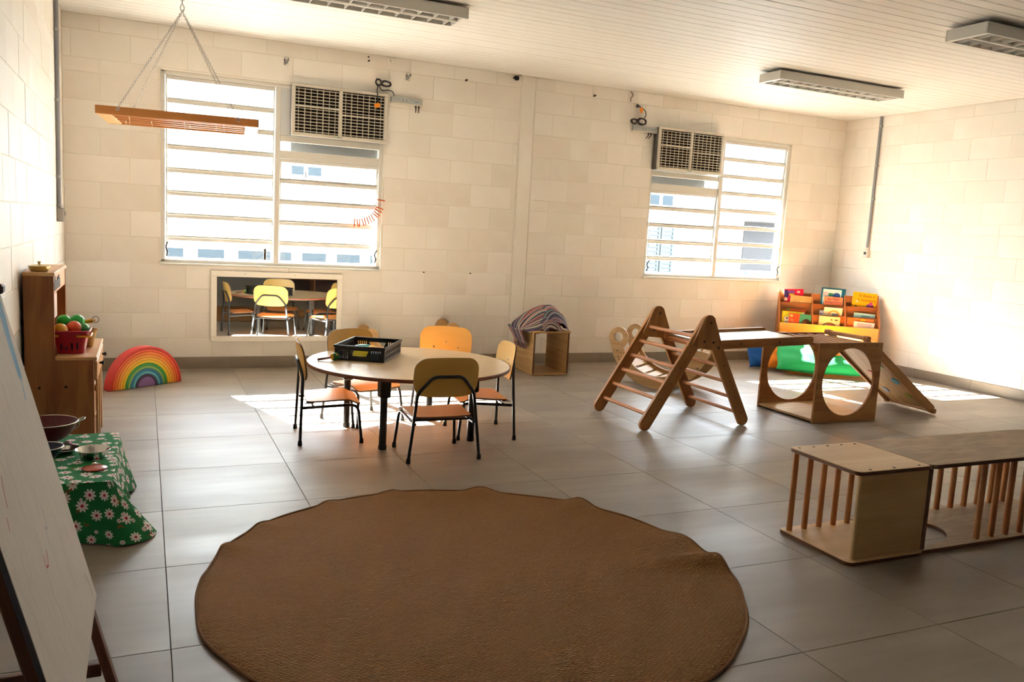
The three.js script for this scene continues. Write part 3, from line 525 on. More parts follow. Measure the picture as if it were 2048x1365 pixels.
function makeChair() {                                    // faces +z
  const t = new THREE.Group(); t.name = 'child_chair';
  const seatP = (u, v, o) => { const x = (u - 0.5) * mixn(0.325, 0.345, v), z = -0.135 + v * 0.30; const y = 0.237 + 0.012 * sstep(0.0, 0.8, v) - 0.024 * sstep(0.75, 1, v) - 0.004 * Math.cos((u - 0.5) * 3); return [x, y + o, z]; };
  const corner = (f, w, h, r) => (u, v) => {               // round the corners of a sheet
    let x = (u - 0.5) * 2, y = (v - 0.5) * 2; const ax = Math.abs(x) * w, ay = Math.abs(y) * h;
    if (ax > w - r && ay > h - r) { const dx = (ax - (w - r)) / r, dy = (ay - (h - r)) / r, m = Math.max(dx, dy), l = Math.hypot(dx, dy) || 1; x = Math.sign(x) * (w - r + (dx / l) * m * r) / w; y = Math.sign(y) * (h - r + (dy / l) * m * r) / h; }
    return f(x / 2 + 0.5, y / 2 + 0.5);
  };
  const slab = (f, w, h, r, th, nu, nv) => {
    const a = grid(nu, nv, corner((u, v) => f(1 - u, v, th / 2), w, h, r), (u, v) => [u * w * 2, v * h * 2]), b = grid(nu, nv, corner((u, v) => f(u, v, -th / 2), w, h, r), (u, v) => [u * w * 2, v * h * 2]);
    const ring = []; for (let i = 0; i <= nu; i++) ring.push([i / nu, 0]); for (let i = 1; i <= nv; i++) ring.push([1, i / nv]); for (let i = nu - 1; i >= 0; i--) ring.push([i / nu, 1]); for (let i = nv - 1; i >= 0; i--) ring.push([0, i / nv]);
    const side = grid(ring.length - 1, 1, (u, v) => { const [a_, b_] = ring[Math.round(u * (ring.length - 1))]; return corner((x, y) => f(x, y, mixn(-th / 2, th / 2, v)), w, h, r)(a_, b_); }, (u, v) => [u, v * 0.01]);
    return { faces: [a, b], side };
  };
  const s = slab(seatP, 0.168, 0.15, 0.03, 0.009, 24, 24), st = obj('seat', s.faces, M.seat, t); obj('seat_edge', [s.side], M.edge, st);
  const backP = (u, v, o) => { const x = (u - 0.5) * 0.362 * (1 - 0.03 * Math.abs(v - 0.5)), yy = (v - 0.5) * 0.21 - 0.01 * (4 * (u - 0.5) ** 2 - 0.4) * (v - 0.5) * 2; const cz = -0.026 * (1 - 4 * (u - 0.5) ** 2); return [x, 0.457 + yy, -0.148 + cz - (v - 0.5) * 0.03 + o]; };
  const b = slab((u, v, o) => backP(1 - u, v, o), 0.181, 0.105, 0.062, 0.009, 28, 20), bk = obj('backrest', b.faces, M.back, t); obj('back_edge', [b.side], M.edge, bk);
  for (const [x, y] of [[0, 0.457], [-0.085, 0.42], [0.085, 0.42]]) obj('rivet', [at(new THREE.CylinderGeometry(0.005, 0.0055, 0.003, 12), [x, y, -0.148 - 0.026 * (1 - 4 * (x / 0.362) ** 2) - ((y - 0.457) / 0.21) * 0.03 + 0.0062], [Math.PI / 2, 0, 0])], M.steel, bk);
  const r = 0.0088;
  obj('rear_frame', [pipe([[-0.2, 0.012, -0.17], [-0.158, 0.372, -0.158], [-0.082, 0.462, -0.182], [0.082, 0.462, -0.182], [0.158, 0.372, -0.158], [0.2, 0.012, -0.17]], r, 0.03, 90)], M.chairSteel, t);
  for (const k of [-1, 1]) obj('front_leg', [pipe([[k * 0.18, 0.012, 0.172], [k * 0.163, 0.222, 0.15], [k * 0.166, 0.205, -0.155]], r, 0.05, 40)], M.chairSteel, t);
  obj('seat_bracket', [box(0.032, 0.004, 0.05, [-0.145, 0.229, -0.12], 0.001), box(0.032, 0.004, 0.05, [0.145, 0.229, -0.12], 0.001), rod([-0.17, 0.214, -0.1], [0.17, 0.214, -0.1], 0.007, 10)], M.chairSteel, t);
  for (const [x, z] of [[-0.2, -0.17], [0.2, -0.17], [-0.18, 0.172], [0.18, 0.172]]) obj('foot_cap', [at(lathe([[0.001, 0], [0.0115, 0], [0.0125, 0.003], [0.011, 0.024], [0.0095, 0.027]], 14), [x, 0, z])], M.rubber, t);
  return t;
}
{
  const c0 = makeChair(), gr = 'child chairs round the table';
  const put = (x, z, fx, fz, label) => { const c = c0.clone(); c.name = numbered('child_chair'); c.position.set(x, 0, z); c.rotation.y = Math.atan2(fx, fz); scene.add(c); tag(c, label, 'chair', gr); };
  put(2.013, 2.862, 0, -1, 'child chair with its dark back to the viewer, in front of the round table');
  put(1.522, 2.372, 1, 0.1, 'child chair seen side on at the left of the round table');
  put(2.433, 2.467, -1, -0.12, 'child chair seen side on at the right of the round table');
  put(1.826, 2.0, 0.41, 0.91, 'child chair behind the table with its back partly hidden by the black crate');
  put(2.395, 1.86, -0.44, 0.9, 'child chair with bright yellow back facing the viewer behind the table');
}

// ------------------------------------------------------------------ crate and toys on the table
{
  const t = thing('crate', 'shallow black plastic crate with handle holes on the round table', 'crate', [1.795, 0.4405, 2.204], -0.517);
  const w = 0.3, d = 0.41, h = 0.088, m = plain(0x14161b, 0.42);
  const side = (len, handle) => {
    const s = rrect(len, h, 0.006, 0, h / 2);
    if (handle) { const q = new THREE.Path(); q.setFromPoints([[-0.055, 0.062], [0.055, 0.062], [0.04, 0.03], [-0.04, 0.03]].map((p) => new THREE.Vector2(...p))); s.holes.push(q); }
    const nx = Math.floor(len / 0.013); for (let k = 1; k < nx; k++) { const x = -len / 2 + (k * len) / nx; if (Math.abs(x) > len / 2 - 0.014) continue; for (const [y0, y1] of [[0.012, 0.036], [0.042, 0.066]]) { if (handle && Math.abs(x) < 0.068) continue; s.holes.push(rhole(0.007, y1 - y0, 0.002, x, (y0 + y1) / 2)); } }
    return ext(s, 0.004, 0.0005, 6);
  };
  for (const k of [-1, 1]) obj('long_side', [at(side(d, false), [k * (w / 2 - 0.003), 0, 0], [0, Math.PI / 2, 0])], m, t);
  for (const k of [-1, 1]) obj('short_side', [at(side(w, true), [0, 0, k * (d / 2 - 0.003)])], m, t);
  obj('rim', [box(w + 0.012, 0.012, 0.012, [0, h - 0.004, d / 2], 0.003), box(w + 0.012, 0.012, 0.012, [0, h - 0.004, -d / 2], 0.003), box(0.012, 0.012, d + 0.012, [w / 2, h - 0.004, 0], 0.003), box(0.012, 0.012, d + 0.012, [-w / 2, h - 0.004, 0], 0.003)], m, t);
  obj('base', [box(w - 0.004, 0.005, d - 0.004, [0, 0.0025, 0], 0.001)], m, t);
  const put = (o, x, y, z) => { const p = V(x, y, z).applyAxisAngle(V(0, 1, 0), -0.517); o.position.set(1.795 + p.x, 0.4405 + y, 2.204 + p.z); };
  const teal = plain(0x2aa6a0, 0.4), yel = plain(0xf2c21c, 0.45), yel2 = plain(0xe8d21a, 0.45), navy = plain(0x23405e, 0.5);
  const b1 = tag(obj('toy_tambourine', [at(new THREE.TorusGeometry(0.038, 0.013, 12, 32), [0, 0, 0], [Math.PI / 2.2, 0, 0.2]), at(lathe([[0.001, 0.01], [0.03, 0.012], [0.036, 0.004]], 24), [0, 0, 0])], teal), 'teal round toy inside the black crate', 'toy'); put(b1, -0.03, 0.06, 0.02);
  const b2 = tag(obj('toy_block', [box(0.09, 0.012, 0.05, [0, 0, 0], 0.004)], yel2), 'flat yellow toy seen through the crate handle hole', 'toy'); put(b2, -0.01, 0.034, 0.15); b2.rotation.order = 'YXZ'; b2.rotation.set(0.9, -0.517, 0);
  const b3 = tag(obj('toy_ball', [ball(0.022, [0, 0, 0], [1.2, 0.8, 1])], yel), 'small yellow egg-shaped toy inside the black crate', 'toy'); put(b3, 0.04, 0.062, 0.06);
  const b4 = tag(obj('toy_stick', [rod([-0.045, 0, 0], [0.045, 0, 0], 0.012, 14)], plain(0xf0a81e, 0.45)), 'orange-yellow toy stick inside the black crate', 'toy'); put(b4, 0.07, 0.064, 0.09); b4.rotation.y = -0.4;
  const b5 = tag(obj('toy_drum', [at(lathe([[0.001, 0], [0.042, 0], [0.044, 0.004], [0.044, 0.04], [0.04, 0.045], [0.001, 0.045]], 28), [0, 0, 0])], navy), 'dark blue toy drum in the near corner of the black crate', 'toy'); put(b5, 0.085, 0.006, 0.14);
  const b6 = tag(obj('toy_shell', [ball(0.05, [0, 0, 0], [1, 0.5, 0.8])], plain(0x2c8f7c, 0.5)), 'green toy lying at the bottom of the black crate', 'toy'); put(b6, 0.02, 0.031, -0.02);
  const mr = thing('maraca', 'small maraca with green and yellow head lying on the round table', 'maraca', [1.562, 0.441 + 0.0225, 2.335], 0.06);
  obj('head', [at(lathe([[0.001, -0.028], [0.01, -0.027], [0.019, -0.018], [0.0235, -0.004], [0.0235, 0.006], [0.019, 0.02], [0.01, 0.027], [0.001, 0.028]], 24), [0, 0, 0], [0, 0, Math.PI / 2])], new THREE.MeshStandardMaterial({ roughness: 0.35, map: paint(64, 256, (c) => { c.fillStyle = '#1f6a2c'; c.fillRect(0, 0, 64, 256); c.fillStyle = '#e2a81e'; c.fillRect(0, 0, 64, 88); c.fillStyle = '#c9a43a'; for (let k = 0; k < 4; k++) c.fillRect(k * 16 + 4, 130, 5, 26); }) }), mr);
  obj('handle', [rod([-0.02, -0.004, 0], [-0.094, -0.0145, 0], 0.0055, 12, 0.0075), ball(0.0085, [-0.095, -0.0145, 0])], plain(0x8e4a3a, 0.4), mr);
}

// ------------------------------------------------------------------ rainbow stacker
{
  const t = thing('rainbow_stacker', 'wooden rainbow of nested arches standing on the floor by the play kitchen', 'toy', [0.5425, 0, 0.70], 0.609);
  const cols = [0xd12f26, 0xe6552a, 0xee7a2a, 0xf49a34, 0xf6b436, 0xf2c81f, 0x2f9a3e, 0x8cc063, 0x2a7fa8, 0x5cbccb, 0x3b2e4d, 0x8a68a4], n = cols.length;
  const R = 0.287, st = 0.0198, gap = 0.0016, sy = 1.0;
  cols.forEach((c, k) => {
    const ro = R - k * st, ri = k === n - 1 ? 0 : ro - st + gap, s = new THREE.Shape();
    s.absarc(0, 0, ro, 0, Math.PI, false);
    if (ri > 0) s.absarc(0, 0, ri, Math.PI, 0, true); else s.lineTo(ro, 0);
    s.closePath();
    obj(k === n - 1 ? 'half_disc' : 'arch', [at(ext(s, 0.07, 0.003, 40), [0, 0.0032, 0.0], [0, 0, 0], [1, sy, 1])], new THREE.MeshStandardMaterial({ color: c, roughness: 0.5 }), t);
  });
}

// ------------------------------------------------------------------ play kitchen
{
  const z0 = 1.86, z1 = 2.53, t = thing('play_kitchen', 'wooden play kitchen cabinet against the left wall', 'cabinet', [0, 0, 0]);
  const L = () => poly([[0.014, 0.0], [0.315, 0.0], [0.315, 0.49], [0.145, 0.49], [0.145, 0.905], [0.014, 0.905]]);
  for (const [z, n] of [[z1 - 0.009, 'side_panel'], [z0 + 0.009, 'side_panel']]) {
    const sp = obj(n, [at(ext(L(), 0.018, 0.002, 8, 1), [0, 0, z])], M.pine, t);
    if (z > 2.2) for (const [x, y] of [[0.075, 0.355], [0.19, 0.358]]) obj('bolt', [at(new THREE.CylinderGeometry(0.006, 0.006, 0.004, 12), [x, y, z + 0.0105], [Math.PI / 2, 0, 0])], M.black, sp);
  }
  obj('top_board', [span(0.012, 0.15, 0.905, 0.923, z0 - 0.004, z1 + 0.004, 0.003)], M.pineLight, t);
  obj('counter', [span(0.145, 0.33, 0.4905, 0.508, z0 - 0.006, z1 + 0.006, 0.003)], M.pineLight, t);
  obj('back_panel', [span(0.012, 0.022, 0.02, 0.905, z0 + 0.018, z1 - 0.018, 0.001)], M.pine, t);
  const hd = obj('header_board', [span(0.128, 0.142, 0.815, 0.9045, z0 + 0.018, z1 - 0.018, 0.002)], M.pineLight, t);
  const plate = paint(128, 256, (c) => { c.fillStyle = '#4d4a46'; c.fillRect(0, 0, 128, 256); });
  obj('chalk_plate', [span(0.142, 0.145, 0.83, 0.875, 2.18, 2.49, 0.0008), span(0.142, 0.145, 0.875, 0.895, 2.22, 2.26, 0.0008), span(0.142, 0.145, 0.875, 0.89, 2.3, 2.33, 0.0008), span(0.142, 0.145, 0.875, 0.9, 2.42, 2.45, 0.0008)], new THREE.MeshStandardMaterial({ map: plate, roughness: 0.8 }), hd);
  obj('towel', [box(0.004, 0.12, 0.22, [0.134, 0.745, 2.38], 0.0015), box(0.004, 0.1, 0.12, [0.129, 0.755, 2.3], 0.0015)], new THREE.MeshStandardMaterial({ roughness: 0.9, map: paint(64, 64, (c) => { c.fillStyle = '#f3e9de'; c.fillRect(0, 0, 64, 64); c.fillStyle = '#e0a79a'; for (let k = 0; k < 4; k++) c.fillRect(k * 16, 0, 5, 64); }, [0.1, 0.1]) }), t);
  for (const y of [0.36, 0.2, 0.06]) obj('shelf', [span(0.03, 0.318, y - 0.008, y + 0.008, z0 + 0.018, z1 - 0.018, 0.002)], M.pineLight, t);
  const dr = obj('drawer_front', [span(0.315, 0.33, 0.385, 0.482, z0 + 0.02, z1 - 0.02, 0.003)], M.pineLight, t);
  for (const z of [2.0, 2.3]) obj('knob', [at(lathe([[0.001, 0], [0.006, 0], [0.006, 0.01], [0.011, 0.014], [0.012, 0.02], [0.001, 0.023]], 14), [0.33, 0.44, z], [0, 0, -Math.PI / 2])], M.black, dr);
  for (const z of [2.0, 2.2, 2.4]) obj('front_slat', [box(0.012, 0.36, 0.03, [0.322, 0.2, z], 0.002)], M.pineLight, t);
}
tag(obj('brass_pan', [at(lathe([[0.001, 0], [0.036, 0], [0.044, 0.008], [0.047, 0.024], [0.049, 0.026], [0.046, 0.0275], [0.03, 0.031], [0.006, 0.034], [0.005, 0.039], [0.009, 0.043], [0.008, 0.048], [0.001, 0.05]], 36), [0.078, 0.9235, 2.455])], metal(0xc9b27a, 0.28)), 'small brass lidded pan on top of the play kitchen', 'pan');
{
  const t = thing('toy_basket', 'red plastic shopping basket full of balls on the play kitchen counter', 'basket', [0.205, 0.5085, 2.36]);
  const red = plain(0xb0122a, 0.32), w0 = 0.062, d0 = 0.07, w1 = 0.085, d1 = 0.092, h = 0.112;
  const ring = (k) => { const w = mixn(w0, w1, k), d = mixn(d0, d1, k); return rrect(w * 2, d * 2, 0.03).getPoints(8); };
  const N = ring(0).length - 1;
  const wall = (off) => grid(N, 8, (u, v) => { const p = ring(v)[Math.round(u * N)]; const l = Math.hypot(p.x, p.y); return [p.x * (1 - off / l), 0.002 + v * h, -p.y * (1 - off / l)]; });
  obj('body', [wall(0), wall(0.003), at(ext(rrect(w0 * 2, d0 * 2, 0.03), 0.004, 0.0005), [0, 0.002, 0], [-Math.PI / 2, 0, 0])], red, t);
  obj('rim', [tube(ring(1).slice(0, -1).map((p) => [p.x * 1.03, h + 0.002, -p.y * 1.03]), 0.0055, 120, 8, true)], red, t);
  for (const [x, y0, y1] of [[-0.04, 0.018, 0.052], [-0.018, 0.016, 0.036], [0.008, 0.016, 0.054], [0.032, 0.018, 0.056]]) obj('slot', [box(0.0085, y1 - y0, 0.003, [x, (y0 + y1) / 2 + 0.002, mixn(d0, d1, ((y0 + y1) / 2) / h) + 0.0004], 0.001, [0.19, 0, 0])], plain(0x2a1030, 0.6), t);
  const yh = plain(0xe0981c, 0.4);
  obj('handle', [pipe([[0.03, h - 0.02, d1 - 0.003], [0.092, h - 0.022, d1 - 0.004], [0.094, h - 0.02, -d1 * 0.3]], 0.0055, 0.02, 30)], yh, t);
  obj('handle', [pipe([[-0.092, h - 0.02, d1 * 0.4], [-0.09, h - 0.018, d1 + 0.002], [-0.05, h - 0.018, d1 + 0.002]], 0.0055, 0.02, 30)], yh, t);
  const B = (x, y, z, r, c, lab) => tag(obj('ball', [ball(r, [0, 0, 0], [1, 1, 1], 28, 20)], plain(c, 0.28)), lab, 'ball', undefined).position.set(0.205 + x, 0.5085 + y, 2.36 + z);
  B(-0.045, 0.116, 0.05, 0.036, 0xe6a01c, 'yellow ball at the front of the red basket');
  B(0.012, 0.124, 0.0, 0.036, 0xe4582a, 'orange ball in the middle of the red basket');
  B(-0.036, 0.152, -0.03, 0.035, 0x27b43a, 'left of two bright green balls piled in the red basket');
  B(0.024, 0.15, -0.056, 0.036, 0x35ba55, 'right of two bright green balls piled in the red basket');
  B(0.056, 0.118, -0.016, 0.028, 0x58b06a, 'pale green ball at the right rim of the red basket');
  const k = thing('toy_rattle', 'yellow rattle with a dark wire loop behind the green balls', 'rattle', [0.262, 0.645, 2.25], 0.0);
  obj('handle', [rod([-0.02, 0.0, 0], [0.035, 0.012, 0.0], 0.009, 14, 0.012), ball(0.006, [0.045, 0.014, 0])], yh, k);
  obj('loop', [at(new THREE.TorusGeometry(0.016, 0.0016, 8, 28), [0.05, 0.018, 0], [0, 0, 0])], plain(0x4a2a20, 0.5), k);
  const wv = thing('woven_tray', 'small woven straw tray beside the red basket', 'tray', [0.275, 0.5085, 2.19]);
  const straw = wood(0xd8b06a, 0xa67a3c, 78, 0.8, [0.1, 0.03], 1.2);
  obj('bowl', [at(lathe([[0.012, 0.0], [0.02, 0.004], [0.03, 0.05], [0.042, 0.09], [0.044, 0.094], [0.04, 0.092], [0.028, 0.052], [0.016, 0.008]], 28), [0, 0, 0])], straw, wv);
  obj('rim', [at(new THREE.TorusGeometry(0.043, 0.0035, 8, 36), [0, 0.093, 0], [Math.PI / 2, 0, 0])], straw, wv);
}

// ------------------------------------------------------------------ low table with daisy cloth, pots
{
  const x0 = 0.02, x1 = 0.435, z0 = 2.98, z1 = 3.735, h = 0.222;
  const t = thing('low_table', 'low table hidden under the green daisy cloth', 'table', [0, 0, 0]);
  obj('top', [span(x0 + 0.004, x1 - 0.004, h - 0.03, h - 0.004, z0 + 0.004, z1 - 0.004, 0.004)], M.birch, t);
  for (const x of [x0 + 0.04, x1 - 0.06]) for (const z of [z0 + 0.05, z1 - 0.06]) obj('leg', [span(x - 0.02, x + 0.02, 0, h - 0.03, z - 0.02, z + 0.02, 0.003)], M.birch, t);
  const daisy = paint(1024, 1024, (c, w) => {
    c.fillStyle = '#0f7a3f'; c.fillRect(0, 0, w, w);
    const fl = (x, y, r) => { for (const ox of [-w, 0, w]) for (const oy of [-w, 0, w]) { const X = x + ox, Y = y + oy; if (X < -90 || X > w + 90 || Y < -90 || Y > w + 90) continue; c.fillStyle = '#f1ece4'; const n = 9; for (let k = 0; k < n; k++) { const a = (k / n) * 6.283 + x; c.save(); c.translate(X, Y); c.rotate(a); c.beginPath(); c.ellipse(r * 0.62, 0, r * 0.4, r * 0.19, 0, 0, 7); c.fill(); c.restore(); } c.fillStyle = '#b5263a'; c.beginPath(); c.arc(X, Y, r * 0.24, 0, 7); c.fill(); } };
    const leaf = (x, y, a) => { c.strokeStyle = '#b4512a'; c.lineWidth = 7; c.save(); c.translate(x, y); c.rotate(a); c.beginPath(); c.moveTo(-26, 0); c.quadraticCurveTo(0, -16, 26, 4); c.stroke(); c.beginPath(); c.moveTo(0, -8); c.lineTo(12, -26); c.moveTo(4, -6); c.lineTo(20, 14); c.stroke(); c.restore(); };
    const pts = []; for (let tries = 0; tries < 900 && pts.length < 46; tries++) { const p = [rnd() * w, rnd() * w, rr(40, 62)]; if (pts.every((q) => Math.hypot(Math.min(Math.abs(q[0] - p[0]), w - Math.abs(q[0] - p[0])), Math.min(Math.abs(q[1] - p[1]), w - Math.abs(q[1] - p[1]))) > 112)) pts.push(p); }
    for (let k = 0; k < 26; k++) leaf(rnd() * w, rnd() * w, rnd() * 6);
    for (const p of pts) fl(...p);
    for (let k = 0; k < 30; k++) fl(rnd() * w, rnd() * w, rr(16, 24));
  }, [0.42, 0.42]);
  const cm = new THREE.MeshStandardMaterial({ map: daisy, roughness: 0.9, side: THREE.DoubleSide, bumpMap: tex(256, 256, (u, v) => [0.5 + 0.25 * Math.sin(u * 6.283 * 60) + 0.25 * Math.sin(v * 6.283 * 60)], [0.1, 0.1], false), bumpScale: 0.0005 });
  // perimeter: near side from the wall, round the near corner, along the room side, round the far corner, along the far side
  const rc = 0.02, path = [];
  const push = (a, b, n) => { for (let k = 0; k < n; k++) path.push([mixn(a[0], b[0], k / n), mixn(a[1], b[1], k / n)]); };
  push([x0, z1], [x1 - rc, z1], 26); for (let k = 0; k < 8; k++) { const a = Math.PI / 2 - (k / 8) * (Math.PI / 2); path.push([x1 - rc + rc * Math.cos(a), z1 - rc + rc * Math.sin(a)]); }
  push([x1, z1 - rc], [x1, z0 + rc], 48); for (let k = 0; k < 8; k++) { const a = -(k / 8) * (Math.PI / 2); path.push([x1 - rc + rc * Math.cos(a), z0 + rc + rc * Math.sin(a)]); }
  push([x1 - rc, z0], [x0, z0], 26); path.push([x0, z0]);
  const n = path.length - 1; let acc = 0; const len = path.map((p, i) => (i ? (acc += Math.hypot(p[0] - path[i - 1][0], p[1] - path[i - 1][1])) : 0));
  const skirt = (u, v) => {
    const i = Math.round(u * n), p = path[i], s = len[i], a = path[Math.max(0, i - 1)], b = path[Math.min(n, i + 1)];
    let nx = -(b[1] - a[1]), nz = b[0] - a[0]; const l = Math.hypot(nx, nz) || 1; nx /= l; nz /= l;
    const corner = Math.exp(-(((s - 0.41) / 0.1) ** 2)), far = Math.exp(-(((s - 1.02) / 0.06) ** 2)), right = sstep(0.5, 0.62, s) * (1 - sstep(1.1, 1.2, s));
    const drop = clamp(0.206 + 0.03 * corner - 0.07 * right * (0.6 + 0.5 * Math.sin(s * 11 + 0.8)) + 0.08 * far * right, 0, 0.214);
    const fold = Math.sin(s * 34 + 0.8 * Math.sin(s * 9)) * 0.5 + Math.sin(s * 61 + 1) * 0.25;
    const out = 0.006 + v * (0.022 + 0.075 * corner + 0.02 * right + 0.03 * far) + v * v * 0.02 * fold * (0.6 + corner);
    const rnd_ = Math.min(1, v / 0.05);
    return [p[0] + nx * out * rnd_ + (corner * v * 0.028), h - 0.001 - drop * v + 0.004 * (1 - rnd_), p[1] + nz * out * rnd_];
  };
  let run = 0; const len2 = path.map((p, i) => { if (i) { const a = skirt((i - 1) / n, 0.7), b = skirt(i / n, 0.7); run += Math.hypot(a[0] - b[0], a[1] - b[1], a[2] - b[2]); } return run; });
  const cl = thing('tablecloth', 'green cloth printed with white daisies draped over the low table', 'tablecloth', [0, 0, 0]);
  obj('cloth', [grid(n, 22, (u, v) => skirt(u, v), (u, v) => [len2[Math.round(u * n)], v * 0.23 + 0.13]), grid(20, 30, (u, v) => { const x = mixn(x0, x1 + 0.004, u), z = mixn(z1 + 0.004, z0 - 0.004, v); return [x, h + 0.003 + 0.0025 * Math.sin(x * 34 + z * 12) * Math.sin(z * 21) * Math.min(1, (x1 - x) * 20 + 0.1), z]; }, (u, v) => [u * 0.415, v * 0.76 + 0.1])], cm, cl);
  const yT = h + 0.0055;
  const bowl = (x, z, R, hh, lab, y = yT) => tag(obj('steel_bowl', [at(lathe([[0.001, 0.001], [R * 0.62, 0.0], [R * 0.68, 0.004], [R * 0.9, hh * 0.85], [R, hh], [R * 1.01, hh + 0.001], [R, hh + 0.0025], [R * 0.9, hh * 0.9], [R * 0.66, 0.006], [R * 0.6, 0.004], [0.001, 0.0035]], 48), [0, 0, 0])], M.chrome), lab, 'bowl').position.set(x, y, z);
  bowl(0.352, 3.39, 0.066, 0.033, 'shallow steel bowl on the daisy cloth in front of the red pot lid');
  bowl(0.243, 3.30, 0.055, 0.018, 'steel bowl half hidden behind the navy colander');
  const lid = thing('pot_lid', 'red enamel pot lid with a steel knob on the daisy cloth', 'lid', [0.365, yT, 3.56]);
  obj('dome', [at(lathe([[0.045, 0.0], [0.047, 0.001], [0.045, 0.004], [0.03, 0.0085], [0.001, 0.011]], 40), [0, 0, 0])], plain(0xb83a1c, 0.2), lid);
  obj('knob', [at(lathe([[0.004, 0.01], [0.003, 0.015], [0.008, 0.019], [0.007, 0.023], [0.001, 0.024]], 16), [0, 0, 0])], M.chrome, lid);
  const colander = (x, z, R, hh, c, lab, holes, ears) => {
    const t2 = thing('colander', lab, 'colander', [x, yT, z]);
    const pr = [[0.001, 0.012], [R * 0.35, 0.013], [R * 0.62, hh * 0.3], [R * 0.86, hh * 0.62], [R, hh], [R * 0.985, hh], [R * 0.84, hh * 0.63], [R * 0.6, hh * 0.32], [R * 0.33, 0.016], [0.001, 0.015]];
    obj('bowl', [lathe(pr, 48)], plain(c, 0.35), t2);
    obj('rim', [at(new THREE.TorusGeometry(R, 0.0025, 8, 64), [0, hh, 0], [Math.PI / 2, 0, 0])], M.chrome, t2);
    obj('foot_ring', [at(lathe([[R * 0.34, 0.014], [R * 0.38, 0], [R * 0.4, 0.0], [R * 0.38, 0.018]], 36), [0, 0, 0])], M.steel, t2);
    if (ears) for (const s of [-1, 1]) obj('handle', [tube([[s * R * 0.97, hh - 0.002, 0.026], [s * (R + 0.022), hh + 0.008, 0.02], [s * (R + 0.026), hh + 0.009, 0], [s * (R + 0.022), hh + 0.008, -0.02], [s * R * 0.97, hh - 0.002, -0.026]], 0.0028, 36, 8), tube([[s * R * 0.99, hh - 0.004, 0.016], [s * (R + 0.006), hh - 0.016, 0.016], [s * R * 0.9, hh - 0.034, 0.014]], 0.002, 16, 6)], M.chrome, t2);
    const hs = []; for (let k = 0; k < 14; k++) for (let j = 0; j < 3; j++) { const a = (k / 14) * 6.283 + j * 0.2, q = 0.42 + j * 0.13; hs.push(ball(0.0026, [R * q * Math.cos(a), hh * (0.13 + (q - 0.42) * 0.95) + 0.008, R * q * Math.sin(a)], [1, 1, 1], 8, 6)); }
    if (holes) { const o = obj('perforations', hs, plain(0xb8b4ac, 0.4), t2); o.userData.kind = 'stuff'; }
  };
  colander(0.165, 3.14, 0.118, 0.1, 0x5e1018, 'large dark red colander with steel handles on the daisy cloth', false, true);
  colander(0.176, 3.42, 0.072, 0.062, 0x15253f, 'small navy colander beside the easel on the daisy cloth', true, false);
  tag(obj('ladle', [tube([[0.225, yT + 0.012, 3.21], [0.25, yT + 0.022, 3.215], [0.268, yT + 0.006, 3.23]], 0.006, 20, 10)], metal(0xb98aa2, 0.25)), 'shiny metal handle lying at the foot of the red colander', 'utensil');
}

